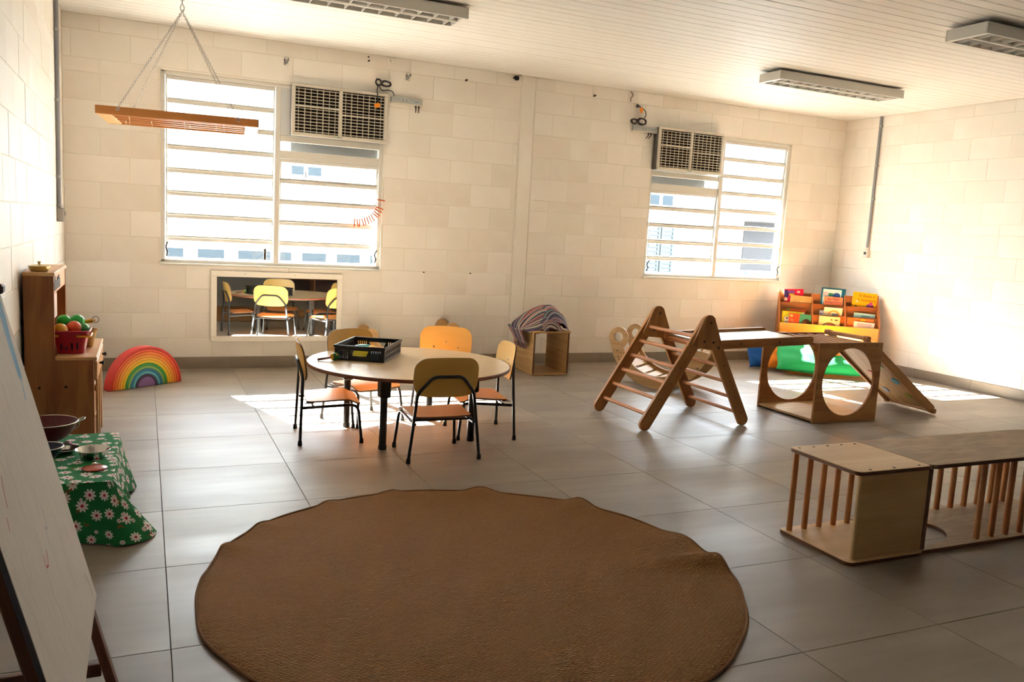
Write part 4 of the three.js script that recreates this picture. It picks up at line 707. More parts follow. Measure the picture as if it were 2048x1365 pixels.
// ------------------------------------------------------------------ easel
{
  const k = 0.2517, tilt = Math.atan(k), z0 = 4.9, z1 = 5.6, t = thing('easel', 'tall folding easel with a sheet of paper at the left edge', 'easel', [0, 0, 0]);
  const X = (y) => 0.435 - k * (y - 0.286);
  const leg = (a, b, w, d) => { const A = V(...a), B = V(...b), L = A.distanceTo(B), g = uvBox(chamfer(w, L, d, 0.003), 1); g.applyQuaternion(new THREE.Quaternion().setFromUnitVectors(V(0, 1, 0), B.clone().sub(A).normalize())); return g.translate((A.x + B.x) / 2, (A.y + B.y) / 2, (A.z + B.z) / 2); };
  for (const z of [z0 + 0.03, z1 - 0.03]) {
    obj('front_leg', [leg([X(0) - 0.022, 0, z], [X(1.09) - 0.022, 1.09, z], 0.022, 0.04)], M.easelLeg, t);
    obj('rear_leg', [leg([0.03, 0, z - 0.035], [X(1.09) - 0.03, 1.09, z - 0.035], 0.022, 0.04)], M.easelLeg, t);
    obj('spreader', [box(0.4, 0.034, 0.018, [0.245, 0.1, z - 0.008], 0.002)], M.easelLeg, t);
  }
  obj('top_rail', [box(0.05, 0.03, z1 - z0 + 0.02, [X(1.1) - 0.02, 1.1, (z0 + z1) / 2], 0.003)], M.easelLeg, t);
  const Lb = 0.79, g = (w, th, off) => { const q = box(w, Lb, th, [0, 0, 0], 0.001); return at(q, [X(0.286 + (Lb / 2) * Math.cos(tilt)) + off * Math.cos(tilt), 0.286 + (Lb / 2) * Math.cos(tilt) + off * Math.sin(tilt), (z0 + z1) / 2], [0, Math.PI / 2, 0]); };
  const board = (w, th, off) => { const q = uvBox(chamfer(w, Lb, th, 0.001), 1); q.rotateY(Math.PI / 2); q.rotateZ(tilt); return q.translate(X(0.286) - (Lb / 2) * Math.sin(tilt) + off * Math.cos(tilt), 0.286 + (Lb / 2) * Math.cos(tilt) + off * Math.sin(tilt), (z0 + z1) / 2); };
  obj('board', [board(z1 - z0, 0.009, -0.006)], plain(0x59545c, 0.6), t);
  const px = 1024, py = 1024, paper = paint(px, py, (c) => {
    c.fillStyle = '#d8d0c4'; c.fillRect(0, 0, px, py);
    for (let i = 0; i < 620; i++) { c.strokeStyle = 'rgba(' + (rnd() < 0.5 ? '238,232,222' : '176,168,160') + ',' + rr(0.05, 0.2) + ')'; c.lineWidth = rr(2, 9); c.beginPath(); const x = rnd() * px, y = rnd() * py; c.moveTo(x, y); c.quadraticCurveTo(x + rr(-40, 40), y + rr(20, 90), x + rr(-50, 50), y + rr(60, 220)); c.stroke(); }
    const S = (s, q) => [px * (1 - s / 0.7), py * (1 - q / Lb)];   // right edge of the sheet = far side
    const line = (pts, col, w) => { c.strokeStyle = col; c.lineWidth = w; c.lineCap = 'round'; c.beginPath(); pts.forEach((p, i) => (i ? c.lineTo(...S(...p)) : c.moveTo(...S(...p)))); c.stroke(); };
    for (let i = 0; i < 22; i++) { const q = rr(0, 0.06); line([[0.02 + q, 0.75 + rr(-0.03, 0.02)], [0.045 + q * 0.8, 0.67], [0.06 + q * 0.6, 0.61 + rr(-0.03, 0.02)]], 'rgba(120,170,205,0.4)', 20); } line([[0.07, 0.63], [0.085, 0.57], [0.1, 0.54]], 'rgba(110,160,200,0.6)', 16);
    line([[0.425, 0.285], [0.43, 0.262], [0.41, 0.258], [0.385, 0.28]], '#b8505e', 6);
    line([[0.545, 0.49], [0.56, 0.47], [0.572, 0.44]], '#a65a50', 5); line([[0.6, 0.43], [0.61, 0.41]], '#a65a50', 5);
    line([[0.3, 0.34], [0.31, 0.3], [0.33, 0.31], [0.34, 0.28]], 'rgba(130,130,160,0.35)', 7); line([[0.07, 0.09], [0.05, 0.05], [0.06, 0.03]], 'rgba(90,90,100,0.3)', 8);
  });
  paper.wrapS = paper.wrapT = THREE.ClampToEdgeWrapping;
  const pg = new THREE.BoxGeometry(z1 - z0, Lb, 0.0012); pg.rotateY(Math.PI / 2); pg.rotateZ(tilt); pg.translate(X(0.286) - (Lb / 2) * Math.sin(tilt) - 0.0006 * Math.cos(tilt), 0.286 + (Lb / 2) * Math.cos(tilt), (z0 + z1) / 2);
  obj('paper', [pg], new THREE.MeshStandardMaterial({ map: paper, roughness: 0.85 }), t);
  obj('clip', [box(0.03, 0.02, 0.035, [X(1.045) + 0.004, 1.05, z0 + 0.06], 0.004)], plain(0x3b2430, 0.5), t);
}

// ------------------------------------------------------------------ cube stool with striped blanket
{
  const x0 = 3.655, x1 = 4.006, z0 = 0.235, z1 = 0.66, h = 0.393, th = 0.016, t = thing('cube_stool', 'open plywood cube against the window wall carrying the striped blanket', 'stool', [0, 0, 0]);
  obj('side_panel', [span(x0, x0 + th, th, h - th, z0, z1 - 0.002, 0.003)], M.birch2, t); obj('side_panel', [span(x1 - th, x1, th, h - th, z0, z1 - 0.002, 0.003)], M.birch2, t);
  obj('bottom_board', [span(x0 - 0.002, x1 + 0.002, 0, th, z0 - 0.002, z1, 0.004)], M.birch2, t); obj('top_board', [span(x0 - 0.008, x1 + 0.01, h - th, h, z0 - 0.004, z1 + 0.004, 0.004)], M.birch2, t);
  obj('edge_strip', [span(x0, x0 + th, th, h - th, z1 - 0.002, z1 + 0.0005, 0.0006)], M.edge, t); obj('edge_strip', [span(x1 - th, x1, th, h - th, z1 - 0.002, z1 + 0.0005, 0.0006)], M.edge, t);
  const pal = ['#45456a', '#d8ccc2', '#5a2038', '#bd907c', '#24222c', '#9a90a0', '#7b3448', '#2c6f78', '#c9bcb0', '#5f5478', '#a23a4a', '#b9b88c', '#2e2c44', '#b07c6c', '#dcd2c8', '#4f2440', '#6b7f92', '#352a3a'];
  const str = paint(16, 1024, (c) => { let y = 0, k = 0; while (y < 1024) { const w = rr(4, 15); c.fillStyle = pal[Math.floor(rnd() * pal.length)]; c.fillRect(0, y, 16, w); y += w; k++; } }, [1, 0.42]);
  const bm = new THREE.MeshStandardMaterial({ map: str, roughness: 0.95, side: THREE.DoubleSide, bumpMap: tex(256, 256, (u, v) => [0.5 + 0.5 * Math.sin(v * 6.283 * 64) * Math.sin(u * 6.283 * 40)], [0.12, 0.12], false), bumpScale: 0.001 });
  const lobe = (pts, za, zb, drop, fold, ph, off, skew) => {
    const c = new THREE.CatmullRomCurve3(pts.map((p) => V(p[0], p[1], 0)), false, 'centripetal');
    return grid(56, 64, (u, v) => { const p = c.getPoint(u), q = c.getTangent(u), nx = -q.y * (q.x < 0 ? -1 : 1), ny = Math.abs(q.x), e = Math.abs(2 * v - 1), s = (Math.sin(v * fold + ph + u * 2.4) + 0.5 * Math.sin(v * fold * 1.9 + u * 5)) * 0.011 * (1 - 0.5 * e); const dn = drop(u) * e ** 3; return [p.x + nx * s, Math.max(p.y + ny * s - dn, pts.length > 5 ? -9 : 0.3945), mixn(za(u), zb(u), v) + skew * u]; }, (u, v) => [u * 0.4, v * 0.42 + off + 0.012 * Math.sin(u * 7)]);
  };
  const A = lobe([[3.90, 0.592], [3.80, 0.585], [3.68, 0.53], [3.575, 0.435], [3.555, 0.4], [3.585, 0.335], [3.618, 0.275]], (u) => 0.24 + 0.1 * u, (u) => mixn(0.63, 0.585, u), (u) => 0.19 * (1 - sstep(0.25, 0.6, u)), 27, 0.4, 0.0, 0.02);
  const B = lobe([[3.78, 0.55], [3.86, 0.602], [3.95, 0.575], [4.01, 0.48], [4.03, 0.41]], () => 0.25, (u) => 0.655 - 0.03 * u, (u) => 0.17 * (1 - 0.6 * u), 19, 2.2, 0.18, 0);
  const C = lobe([[3.74, 0.46], [3.80, 0.50], [3.88, 0.49], [3.93, 0.43], [3.96, 0.4]], () => 0.5, () => 0.672, () => 0.08, 14, 1, 0.33, -0.004);
  const bl = thing('striped_blanket', 'crumpled striped woven blanket with fringe heaped on the cube stool', 'blanket', [0, 0, 0]);
  obj('cloth', [A, B, C], bm, bl);
  const fr = []; for (let k = 0; k < 44; k++) { const z = 0.365 + (k / 43) * 0.235, y = 0.278 + rr(-0.006, 0.006); fr.push(tube([[3.616 + 0.009 * Math.sin(k), y, z], [3.612 + rr(-0.012, 0.01), y - 0.02, z + rr(-0.006, 0.006)], [3.614 + rr(-0.012, 0.012), y - rr(0.035, 0.055), z + rr(-0.01, 0.01)]], 0.0017, 6, 4)); }
  obj('fringe', fr, plain(0x5a4550, 0.9), bl).userData.kind = 'stuff';
}

// ------------------------------------------------------------------ rockers
function rocker(pos, th, label, ring, both) {
  const t = thing('rocking_toy', label, 'rocking toy', [pos[0], 0, pos[1]], -th);       // local +x = length, ears at x = 0
  const c0 = both ? 0.36 : 0.358, cy = 0.444, Ro = 0.444, Ri = 0.338, w = both ? 0.28 : 0.389, th_ = 0.02, er = both ? 0.062 : 0.088, ey = both ? 0.345 : 0.4;
  const outline = () => {
    const s = new THREE.Shape(), A = (r, d) => [c0 + r * Math.cos((d * Math.PI) / 180), cy + r * Math.sin((d * Math.PI) / 180)];
    const a0 = both ? -166 : -155, a1 = both ? -14 : -12;
    s.moveTo(...A(Ro, a1)); for (let d = a1; d >= a0; d -= 3) s.lineTo(...A(Ro, d));
    s.absarc(0, ey, er, ((both ? 232 : 200) * Math.PI) / 180, (-40 * Math.PI) / 180, true);
    for (let d = -157; d <= (both ? -24 : -12); d += 3) s.lineTo(...A(Ri, d));
    if (both) s.absarc(2 * c0, ey, er, (220 * Math.PI) / 180, (-52 * Math.PI) / 180, true);
    s.closePath(); if (ring) s.holes.push(circ(0.044, 0, ey + 0.004)); return s;
  };
  for (const z of [0, -w]) {
    const p = obj('side_panel', [at(ext(outline(), th_, 0.003, 24, 0), [0, 0, z])], M.birch2, t);
    if (!both) for (const [x, y] of [[-0.012, 0.285], [0.0, 0.235], [0.008, 0.21], [0.29, 0.075], [0.31, 0.072], [0.7, 0.22]]) obj('bolt', [at(new THREE.CylinderGeometry(0.0055, 0.0055, 0.004, 10), [x + 0.01, y, z + 0.0105], [Math.PI / 2, 0, 0])], M.black, p);
  }
  for (let k = 0; k < 9; k++) { const d = ((-148 + k * 14.5) * Math.PI) / 180, r = 0.372; obj('seat_slat', [box(0.075, 0.012, w - th_, [c0 + r * Math.cos(d), cy + r * Math.sin(d), -w / 2], 0.003, [0, 0, d + Math.PI / 2])], M.birch, t); }
  if (!both) obj('end_board', [box(0.14, 0.012, w - th_, [c0 + 0.375 * Math.cos(-0.3), cy + 0.375 * Math.sin(-0.3) + 0.0, -w / 2], 0.003, [0, 0, 1.25])], M.birch2, t);
  return t;
}
rocker([4.26, 1.075], 0.944, 'plywood rocking seat with two ring-shaped ears behind the climbing triangle', true, false);
{ const t = rocker([2.27, 0.385], 0, 'plywood rocking toy with rounded ends behind the two far chairs', false, true), r = 0.075; t.rotation.z = r; t.position.set(2.27 + 0.36 - (0.36 * Math.cos(r) - 0.444 * Math.sin(r)), 0.444 - (0.36 * Math.sin(r) + 0.444 * Math.cos(r)) + 0.001, 0.385); }

// ------------------------------------------------------------------ climbing triangle, bridge, cube, ramp
{
  const t = thing('climbing_triangle', 'wooden climbing triangle with ladder rungs on both sides', 'climbing frame', [0, 0, 0]);
  const capsule = (a, b, w) => { const s = new THREE.Shape(), d = Math.atan2(b[1] - a[1], b[0] - a[0]), r = w / 2; s.absarc(b[0], b[1], r, d - Math.PI / 2, d + Math.PI / 2); s.absarc(a[0], a[1], r, d + Math.PI / 2, d + 1.5 * Math.PI); s.closePath(); return s; };
  const flatBoard = (a, b, w, th, z) => { const L = Math.hypot(b[0] - a[0], b[1] - a[1]), ang = Math.atan2(b[1] - a[1], b[0] - a[0]), g = ext(capsule([0, 0], [L, 0], w), th, 0.003, 16, 0); return at(g, [a[0], a[1], z], [0, 0, ang]); };
  const LA = [3.527, 0.0435], LB = [3.955, 0.715], RA = [4.322, 0.0425], RB = [4.022, 0.6], zn = 2.652, zf = 2.06;
  for (const z of [zn, zf]) {
    const lw = obj('left_leg', [flatBoard(LA, LB, 0.086, 0.024, z)], M.pikler, t), rw = obj('right_leg', [flatBoard(RA, RB, 0.084, 0.024, z)], M.pikler, t);
    for (let k = 0; k < 7; k++) obj('plug', [at(new THREE.CylinderGeometry(0.0055, 0.0055, 0.003, 10), [mixn(LA[0], LB[0], (0.06 + k * 0.1035) / 0.672), mixn(LA[1], LB[1], (0.06 + k * 0.1035) / 0.672), z + 0.0125], [Math.PI / 2, 0, 0])], M.edge, lw);
    for (let k = 0; k < 5; k++) { const q = (0.05 + k * 0.11) / 0.5575; if (q < 0.9) obj('plug', [at(new THREE.CylinderGeometry(0.0055, 0.0055, 0.003, 10), [mixn(RA[0], RB[0], q), mixn(RA[1], RB[1], q), z + 0.0125], [Math.PI / 2, 0, 0])], M.edge, rw); }
    const pl = new THREE.Shape(); pl.moveTo(3.84, 0.578); pl.quadraticCurveTo(3.845, 0.552, 3.873, 0.545); pl.lineTo(4.06, 0.528); pl.quadraticCurveTo(4.085, 0.528, 4.082, 0.552); pl.lineTo(4.006, 0.73); pl.absarc(3.957, 0.716, 0.052, 0.35, Math.PI - 0.5); pl.closePath();
    const zz = z === zn ? zn + 0.022 : zf + 0.022;
    const pp = obj('gusset_plate', [at(ext(pl, 0.018, 0.003, 16, 1), [0, 0, zz])], M.pikler, t);
    for (const [x, y] of [[3.968, 0.715], [3.925, 0.59], [4.0, 0.585], [4.045, 0.548]]) obj('bolt', [at(new THREE.CylinderGeometry(0.0075, 0.0075, 0.004, 12), [x, y, zz + 0.0095], [Math.PI / 2, 0, 0])], M.black, pp);
  }
  for (let k = 0; k < 7; k++) { const q = (0.056 + k * 0.1035) / 0.672; if (q > 1) continue; const x = mixn(LA[0], LB[0], q), y = mixn(LA[1], LB[1], q); obj('rung', [rod([x, y, zf + 0.01], [x, y, zn - 0.01], 0.0132, 16)], M.rung, t); }
  for (let k = 0; k < 5; k++) { const q = (0.045 + k * 0.11) / 0.5575, x = mixn(RA[0], RB[0], q), y = mixn(RA[1], RB[1], q); obj('rung', [rod([x, y, zf + 0.01], [x, y, zn - 0.01], 0.0132, 16)], M.rung, t); }

  const p = thing('bridge_plank', 'wooden bridge plank with side rails between climbing triangle and cube', 'plank', [0, 0, 0]);
  const xa = 4.0, xb = 4.93, ya = 0.556, yb = 0.587, ang = Math.atan2(yb - ya, xb - xa);
  for (const z of [2.612, 2.112]) { const g = obj('side_rail', [flatBoard([xa + 0.03, ya], [xb - 0.03, yb], 0.062, 0.022, z)], M.pikler, p); for (const x of [4.28, 4.62]) obj('bolt', [at(new THREE.CylinderGeometry(0.006, 0.006, 0.004, 10), [x, mixn(ya, yb, (x - xa) / (xb - xa)), z + 0.0115], [Math.PI / 2, 0, 0])], M.black, g); }
  obj('deck', [box(xb - xa - 0.08, 0.012, 0.478, [(xa + xb) / 2, (ya + yb) / 2 + 0.006, 2.362], 0.002, [0, 0, ang])], new THREE.MeshStandardMaterial({ color: 0xa8937a, roughness: 0.25 }), p);
  for (const [x, y] of [[xa + 0.035, ya - 0.012], [xb - 0.035, yb - 0.012]]) obj('cross_dowel', [rod([x, y, 2.103], [x, y, 2.621], 0.012, 14)], M.rung, p);

  const c = thing('climbing_cube', 'wooden play cube with large round holes in its faces', 'play cube', [0, 0, 0]);
  for (const z of [2.711, 2.139]) { const s = rrect(0.61, 0.583, 0.006, 5.205, 0.2915); s.holes.push(circ(0.247, 5.205, 0.295)); const g = obj('holed_panel', [at(ext(s, 0.018, 0.002, 48, 0), [0, 0, z])], M.pikler, c); for (let k = 0; k < 5; k++) obj('plug', [at(new THREE.CylinderGeometry(0.006, 0.006, 0.003, 10), [4.96 + k * 0.122, 0.563, z + 0.0095], [Math.PI / 2, 0, 0])], M.edge, g); }
  obj('bottom_board', [span(4.902, 5.508, 0.012, 0.03, 2.148, 2.702, 0.003)], M.birch2, c);
  for (let k = 0; k < 6; k++) obj('rung', [rod([4.935 + k * 0.098, 0.562, 2.148], [4.935 + k * 0.098, 0.562, 2.702], 0.0135, 16)], M.pikler, c);

  const r = thing('climbing_ramp', 'wooden climbing ramp with coloured holds leaning on the cube', 'ramp', [0, 0, 0]);
  const T0 = [5.487, 0.548], T1 = [6.2, 0.042], L = Math.hypot(T1[0] - T0[0], T1[1] - T0[1]), ra = Math.atan2(T1[1] - T0[1], T1[0] - T0[0]);
  const onR = (s, off) => [mixn(T0[0], T1[0], s) - Math.sin(ra) * off, mixn(T0[1], T1[1], s) + Math.cos(ra) * off];
  for (const z of [2.632, 2.225]) obj('side_rail', [flatBoard([T0[0] + 0.07, T0[1] - 0.05], T1, 0.064, 0.022, z)], M.pikler, r);
  const dk = onR(0.53, -0.005); obj('climbing_panel', [box(L * 0.93, 0.014, 0.385, [dk[0], dk[1], 2.4285], 0.002, [0, 0, ra])], M.birch2, r);
  obj('end_dowel', [rod([6.206, 0.026, 2.2], [6.206, 0.026, 2.657], 0.0115, 14), rod([6.206, 0.026, 2.64], [6.206, 0.026, 2.666], 0.02, 16), rod([6.206, 0.026, 2.193], [6.206, 0.026, 2.215], 0.02, 16)], M.pikler, r);
  obj('hook_dowel', [rod([5.45, 0.598, 2.235], [5.45, 0.598, 2.625], 0.016, 16), rod([5.45, 0.598, 2.215], [5.45, 0.598, 2.25], 0.022, 16), rod([5.45, 0.598, 2.615], [5.45, 0.598, 2.64], 0.02, 16)], M.pikler, r);
  obj('hook_arm', [flatBoard([5.45, 0.598], [T0[0] + 0.07, T0[1] - 0.04], 0.04, 0.02, 2.6), flatBoard([5.45, 0.598], [T0[0] + 0.07, T0[1] - 0.04], 0.04, 0.02, 2.26)], M.pikler, r);
  for (const [s, z, col] of [[0.12, 2.54, 0x9fc9cf], [0.32, 2.53, 0x9db57a], [0.5, 2.35, 0xc0662e], [0.56, 2.55, 0x4f93a3], [0.8, 2.54, 0x8f8f3a], [0.78, 2.33, 0x8a8c94]]) {
    const a = onR(s, 0.018), b = onR(s, -0.0145), m = plain(col, 0.45), hd = obj('climbing_hold', [at(ball(0.036, [0, 0, 0], [1.25, 0.6, 1], 20, 14), [a[0], a[1], 2.0 + (z - 2)], [0, 0, ra])], m, r);
    obj('hold_base', [at(new THREE.CylinderGeometry(0.034, 0.034, 0.008, 24), [b[0], b[1], z], [0, 0, ra], [1.2, 1, 0.85])], m, hd);
  }
}

// ------------------------------------------------------------------ bookshelf and books
{
  const ox = 6.685, oz = 0.325, ux = 0.822, uz = 0.569, turn = -Math.atan2(uz, ux);   // local +x along the front, local -z into the corner
  const t = thing('book_display', 'tiered wooden book rack set across the corner', 'bookshelf', [ox, 0, oz], turn);
  const Wd = 1.0, th = 0.016;
  const side = poly([[0.0, 0], [0.235, 0], [0.235, 0.785], [0.205, 0.785], [0.0, 0.465]]);
  for (const x of [0, Wd]) obj('side_panel', [at(ext(side, th, 0.002, 8, 1), [x, 0, 0], [0, Math.PI / 2, 0])], M.shelfBrown, t);
  for (const x of [0.338, 0.668]) obj('divider', [at(ext(poly([[0.012, 0.24], [0.225, 0.24], [0.225, 0.77], [0.205, 0.772], [0.012, 0.462]]), 0.014, 0.001, 8, 1), [x, 0, 0], [0, Math.PI / 2, 0])], M.shelfBrown, t);
  obj('front_board', [span(0.005, Wd - 0.005, 0.03, 0.452, -0.012, 0.004, 0.003)], M.shelfYellow, t);
  obj('back_board', [span(0.005, Wd - 0.005, 0.03, 0.765, -0.234, -0.224, 0.002)], M.shelfBrown, t);
  for (const [y, z] of [[0.552, -0.085], [0.66, -0.158]]) obj('tier_board', [box(Wd - 0.016, 0.15, 0.01, [Wd / 2, y - 0.075, z], 0.002, [-0.08, 0, 0])], M.shelfBrown, t);
  for (const [y, z] of [[0.335, -0.05], [0.42, -0.12], [0.52, -0.192]]) obj('tier_shelf', [box(Wd - 0.016, 0.01, 0.062, [Wd / 2, y, z], 0.002)], M.shelfBrown, t);
  const page = plain(0xf1ece0, 0.8);
  const book = (name, x, y, z, w, h, label, draw, tilt = 0, bw = 0.010, lean = -0.07) => {   // x = left edge, y = foot
    const b = thing(name, label, 'book', [0, 0, 0]); b.rotation.order = 'YXZ';
    const p = V(x + w / 2, y, z).applyAxisAngle(V(0, 1, 0), turn); b.position.set(ox + p.x, p.y, oz + p.z); b.rotation.set(lean, turn, tilt);
    const map = paint(256, Math.round((256 * h) / w), draw); map.wrapS = map.wrapT = THREE.ClampToEdgeWrapping;
    obj('page_block', [box(w - 0.004, h - 0.004, bw - 0.003, [0, h / 2, -bw / 2], 0.0005)], page, b);
    obj('front_cover', [new THREE.BoxGeometry(w, h, 0.0015).translate(0, h / 2, 0)], new THREE.MeshStandardMaterial({ map, roughness: 0.35 }), b);
    obj('back_cover', [new THREE.BoxGeometry(w, h, 0.0015).translate(0, h / 2, -bw)], plain(0xcfc4b2, 0.4), b);
  };
  const bg = (c, w, h, col) => { c.fillStyle = col; c.fillRect(0, 0, w, h); };
  const blob = (c, x, y, a, b, col) => { c.fillStyle = col; c.beginPath(); c.ellipse(x, y, a, b, 0, 0, 7); c.fill(); };
  const txt = (c, s, x, y, f, col) => { c.font = f; c.fillStyle = col; c.textAlign = 'center'; c.fillText(s, x, y); };
  const z3 = -0.18, z2 = -0.112, z1 = -0.04;
  // top tier
  book('picture_book', 0.062, 0.528, z3 - 0.006, 0.2, 0.275, 'pink and red book at the back of the left column, top tier', (c, w, h) => { bg(c, w, h, '#d8163c'); blob(c, 30, 70, 34, 60, '#3a2c6a'); blob(c, 96, 40, 50, 22, '#7a4a98'); blob(c, 190, 40, 20, 14, '#f6efe6'); blob(c, 190, 40, 8, 6, '#3a1018'); c.fillStyle = '#f0c818'; c.fillRect(70, 62, 60, 26); blob(c, 24, 140, 22, 26, '#e8c8b0'); }, 0.06);
  book('picture_book', 0.108, 0.53, z3 + 0.012, 0.215, 0.205, 'orange book like an addressed envelope in the left column, top tier', (c, w, h) => { bg(c, w, h, '#eeb06a'); c.strokeStyle = '#7a5530'; c.lineWidth = 4; for (let k = 0; k < 4; k++) { c.beginPath(); c.moveTo(30, 60 + k * 22); c.lineTo(120, 64 + k * 22); c.stroke(); } c.strokeStyle = '#b0503a'; c.strokeRect(190, 24, 40, 34); c.fillStyle = '#eaeef6'; c.fillRect(206, 150, 44, 40); }, -0.05);
  book('picture_book', 0.42, 0.528, z3 - 0.006, 0.246, 0.31, 'large dark teal book at the back of the middle column, top tier', (c, w, h) => { bg(c, w, h, '#15607e'); c.fillStyle = '#bfe3ea'; c.fillRect(18, 16, 196, h); c.fillStyle = '#2a7a58'; c.fillRect(78, 58, 48, 34); blob(c, 164, 84, 40, 34, '#28509c'); for (let k = 0; k < 5; k++) { c.fillStyle = '#d88a9a'; c.fillRect(24 + k * 10, 50, 5, 40); } }, -0.03);
  book('picture_book', 0.455, 0.53, z3 + 0.014, 0.19, 0.215, 'salmon book titled Os Três Porquinhos in the middle column, top tier', (c, w, h) => { bg(c, w, h, '#f08a5e'); txt(c, 'Os TRÊS', w / 2, 50, 'bold 44px sans-serif', '#2e2460'); txt(c, 'Porquinhos', w / 2, 88, 'bold 40px sans-serif', '#2e2460'); blob(c, 60, 160, 30, 30, '#f6c0b0'); blob(c, 130, 170, 34, 30, '#f6c0b0'); blob(c, 200, 160, 30, 30, '#f6c0b0'); }, -0.02);
  book('picture_book', 0.735, 0.53, z3, 0.245, 0.28, 'yellow picture book at the top of the right column', (c, w, h) => { bg(c, w, h, '#f2b40a'); txt(c, 'O Rato e', 150, 52, 'bold 40px serif', '#7a4410'); txt(c, 'o Tesouro', 150, 96, 'bold 38px serif', '#7a4410'); blob(c, 60, 184, 28, 20, '#4a98a0'); blob(c, 46, 160, 12, 14, '#3a5a78'); blob(c, 192, 150, 40, 34, '#8a4a9a'); blob(c, 200, 120, 18, 22, '#c24a8a'); blob(c, 180, 200, 60, 14, '#c43a52'); blob(c, 50, 100, 16, 12, '#b9c4a8'); }, -0.05);
  // middle tier
  book('picture_book', 0.085, 0.43, z2 - 0.004, 0.19, 0.165, 'red-orange book behind the yellow one in the left column, middle tier', (c, w, h) => { bg(c, w, h, '#dc4a30'); c.fillStyle = '#e8903a'; c.fillRect(0, 14, w, 8); blob(c, 16, 10, 18, 14, '#5ab44a'); }, -0.02);
  book('picture_book', 0.42, 0.43, z2 - 0.006, 0.16, 0.17, 'white and red book sliver behind the tiger book in the middle column', (c, w, h) => { bg(c, w, h, '#e9eef6'); c.fillStyle = '#d2503c'; c.fillRect(8, 90, 40, 110); c.fillStyle = '#6a62b0'; c.fillRect(10, 50, 34, 14); }, 0.03);
  book('picture_book', 0.455, 0.43, z2 + 0.012, 0.185, 0.205, 'cream book with an orange tiger picture in the middle column, middle tier', (c, w, h) => { bg(c, w, h, '#f6e6c0'); c.lineWidth = 20; c.strokeStyle = '#f0a02a'; c.beginPath(); c.arc(140, 120, 74, 3.4, 6.2); c.stroke(); c.fillStyle = '#7f8f92'; c.fillRect(112, 84, 88, 40); blob(c, 60, 180, 44, 50, '#f2a836'); blob(c, 104, 190, 24, 30, '#f6c21c'); c.fillStyle = '#fff'; c.fillRect(0, 0, w, 16); }, -0.015);
  book('picture_book', 0.755, 0.43, z2, 0.21, 0.165, 'green and sky-blue landscape book in the right column, middle tier', (c, w, h) => { bg(c, w, h, '#a8dcdc'); blob(c, 40, 150, 70, 70, '#5cc64a'); blob(c, 220, 190, 70, 60, '#62bc3a'); blob(c, 80, 150, 40, 20, '#e0542a'); for (let k = 0; k < 3; k++) { c.fillStyle = '#42606a'; c.fillRect(90 + k * 6, 30 + k * 22, 100, 8); } blob(c, 216, 70, 16, 12, '#f0803a'); }, -0.05);
  // front tier
  book('picture_book', 0.025, 0.345, z1 - 0.012, 0.225, 0.225, 'bright yellow book in the left column, front tier', (c, w, h) => { bg(c, w, h, '#eedd2a'); c.fillStyle = '#d8c41c'; c.fillRect(0, 0, 12, h); c.fillStyle = '#f4f0e0'; c.fillRect(236, 0, 20, h); }, -0.02);
  book('picture_book', 0.055, 0.345, z1 + 0.0, 0.05, 0.17, 'narrow white booklet in front of the yellow book, left column', (c, w, h) => { bg(c, w, h, '#e8e4d8'); blob(c, 130, 90, 50, 50, '#6a3a4a'); blob(c, 120, 300, 70, 60, '#b8b09a'); }, 0.0, 0.006);
  book('picture_book', 0.09, 0.345, z1 + 0.014, 0.225, 0.205, 'orange book with a child picture on teal in the left column, front tier', (c, w, h) => { bg(c, w, h, '#e2552a'); c.fillStyle = '#3a9a86'; c.fillRect(124, 0, 132, h); blob(c, 206, 120, 56, 70, '#2a1a1c'); blob(c, 182, 130, 34, 46, '#7a4630'); blob(c, 160, 210, 60, 40, '#7a2a4a'); c.fillStyle = '#f2a08a'; c.fillRect(12, 70, 40, 8); c.fillRect(12, 92, 54, 6); blob(c, 28, 28, 20, 16, '#f0c86a'); }, -0.045);
  book('picture_book', 0.402, 0.345, z1 + 0.004, 0.21, 0.2, 'cream book with a train and red square in the middle column, front tier', (c, w, h) => { bg(c, w, h, '#ecd9b6'); c.strokeStyle = '#6a644a'; c.lineWidth = 18; c.beginPath(); c.arc(130, 190, 104, 3.4, 5.9); c.stroke(); blob(c, 40, 170, 30, 26, '#5a5a48'); c.fillStyle = '#c8342e'; c.fillRect(104, 96, 70, 60); txt(c, 'MEU', 139, 122, 'bold 26px sans-serif', '#f2e2cc'); blob(c, 210, 170, 28, 22, '#e89a3a'); c.fillStyle = '#c04a4a'; c.fillRect(140, 34, 24, 16); c.fillStyle = '#4a4a3a'; c.fillRect(190, 34, 40, 16); }, -0.02);
  book('picture_book', 0.688, 0.345, z1 - 0.01, 0.26, 0.2, 'plain orange book behind the white one in the right column, front tier', (c, w, h) => { bg(c, w, h, '#f0823c'); blob(c, 150, 20, 26, 14, '#f2c02a'); }, -0.02);
  book('picture_book', 0.745, 0.345, z1 + 0.014, 0.205, 0.165, 'white book with red lettering MAR in the right column, front tier', (c, w, h) => { bg(c, w, h, '#f4ece8'); c.fillStyle = '#c8b6c8'; c.fillRect(40, 16, 180, 40); txt(c, 'MAR', 120, 122, 'bold 62px sans-serif', '#dc4a2c'); c.fillStyle = '#8a8a84'; c.fillRect(190, 86, 56, 60); }, -0.05);
}

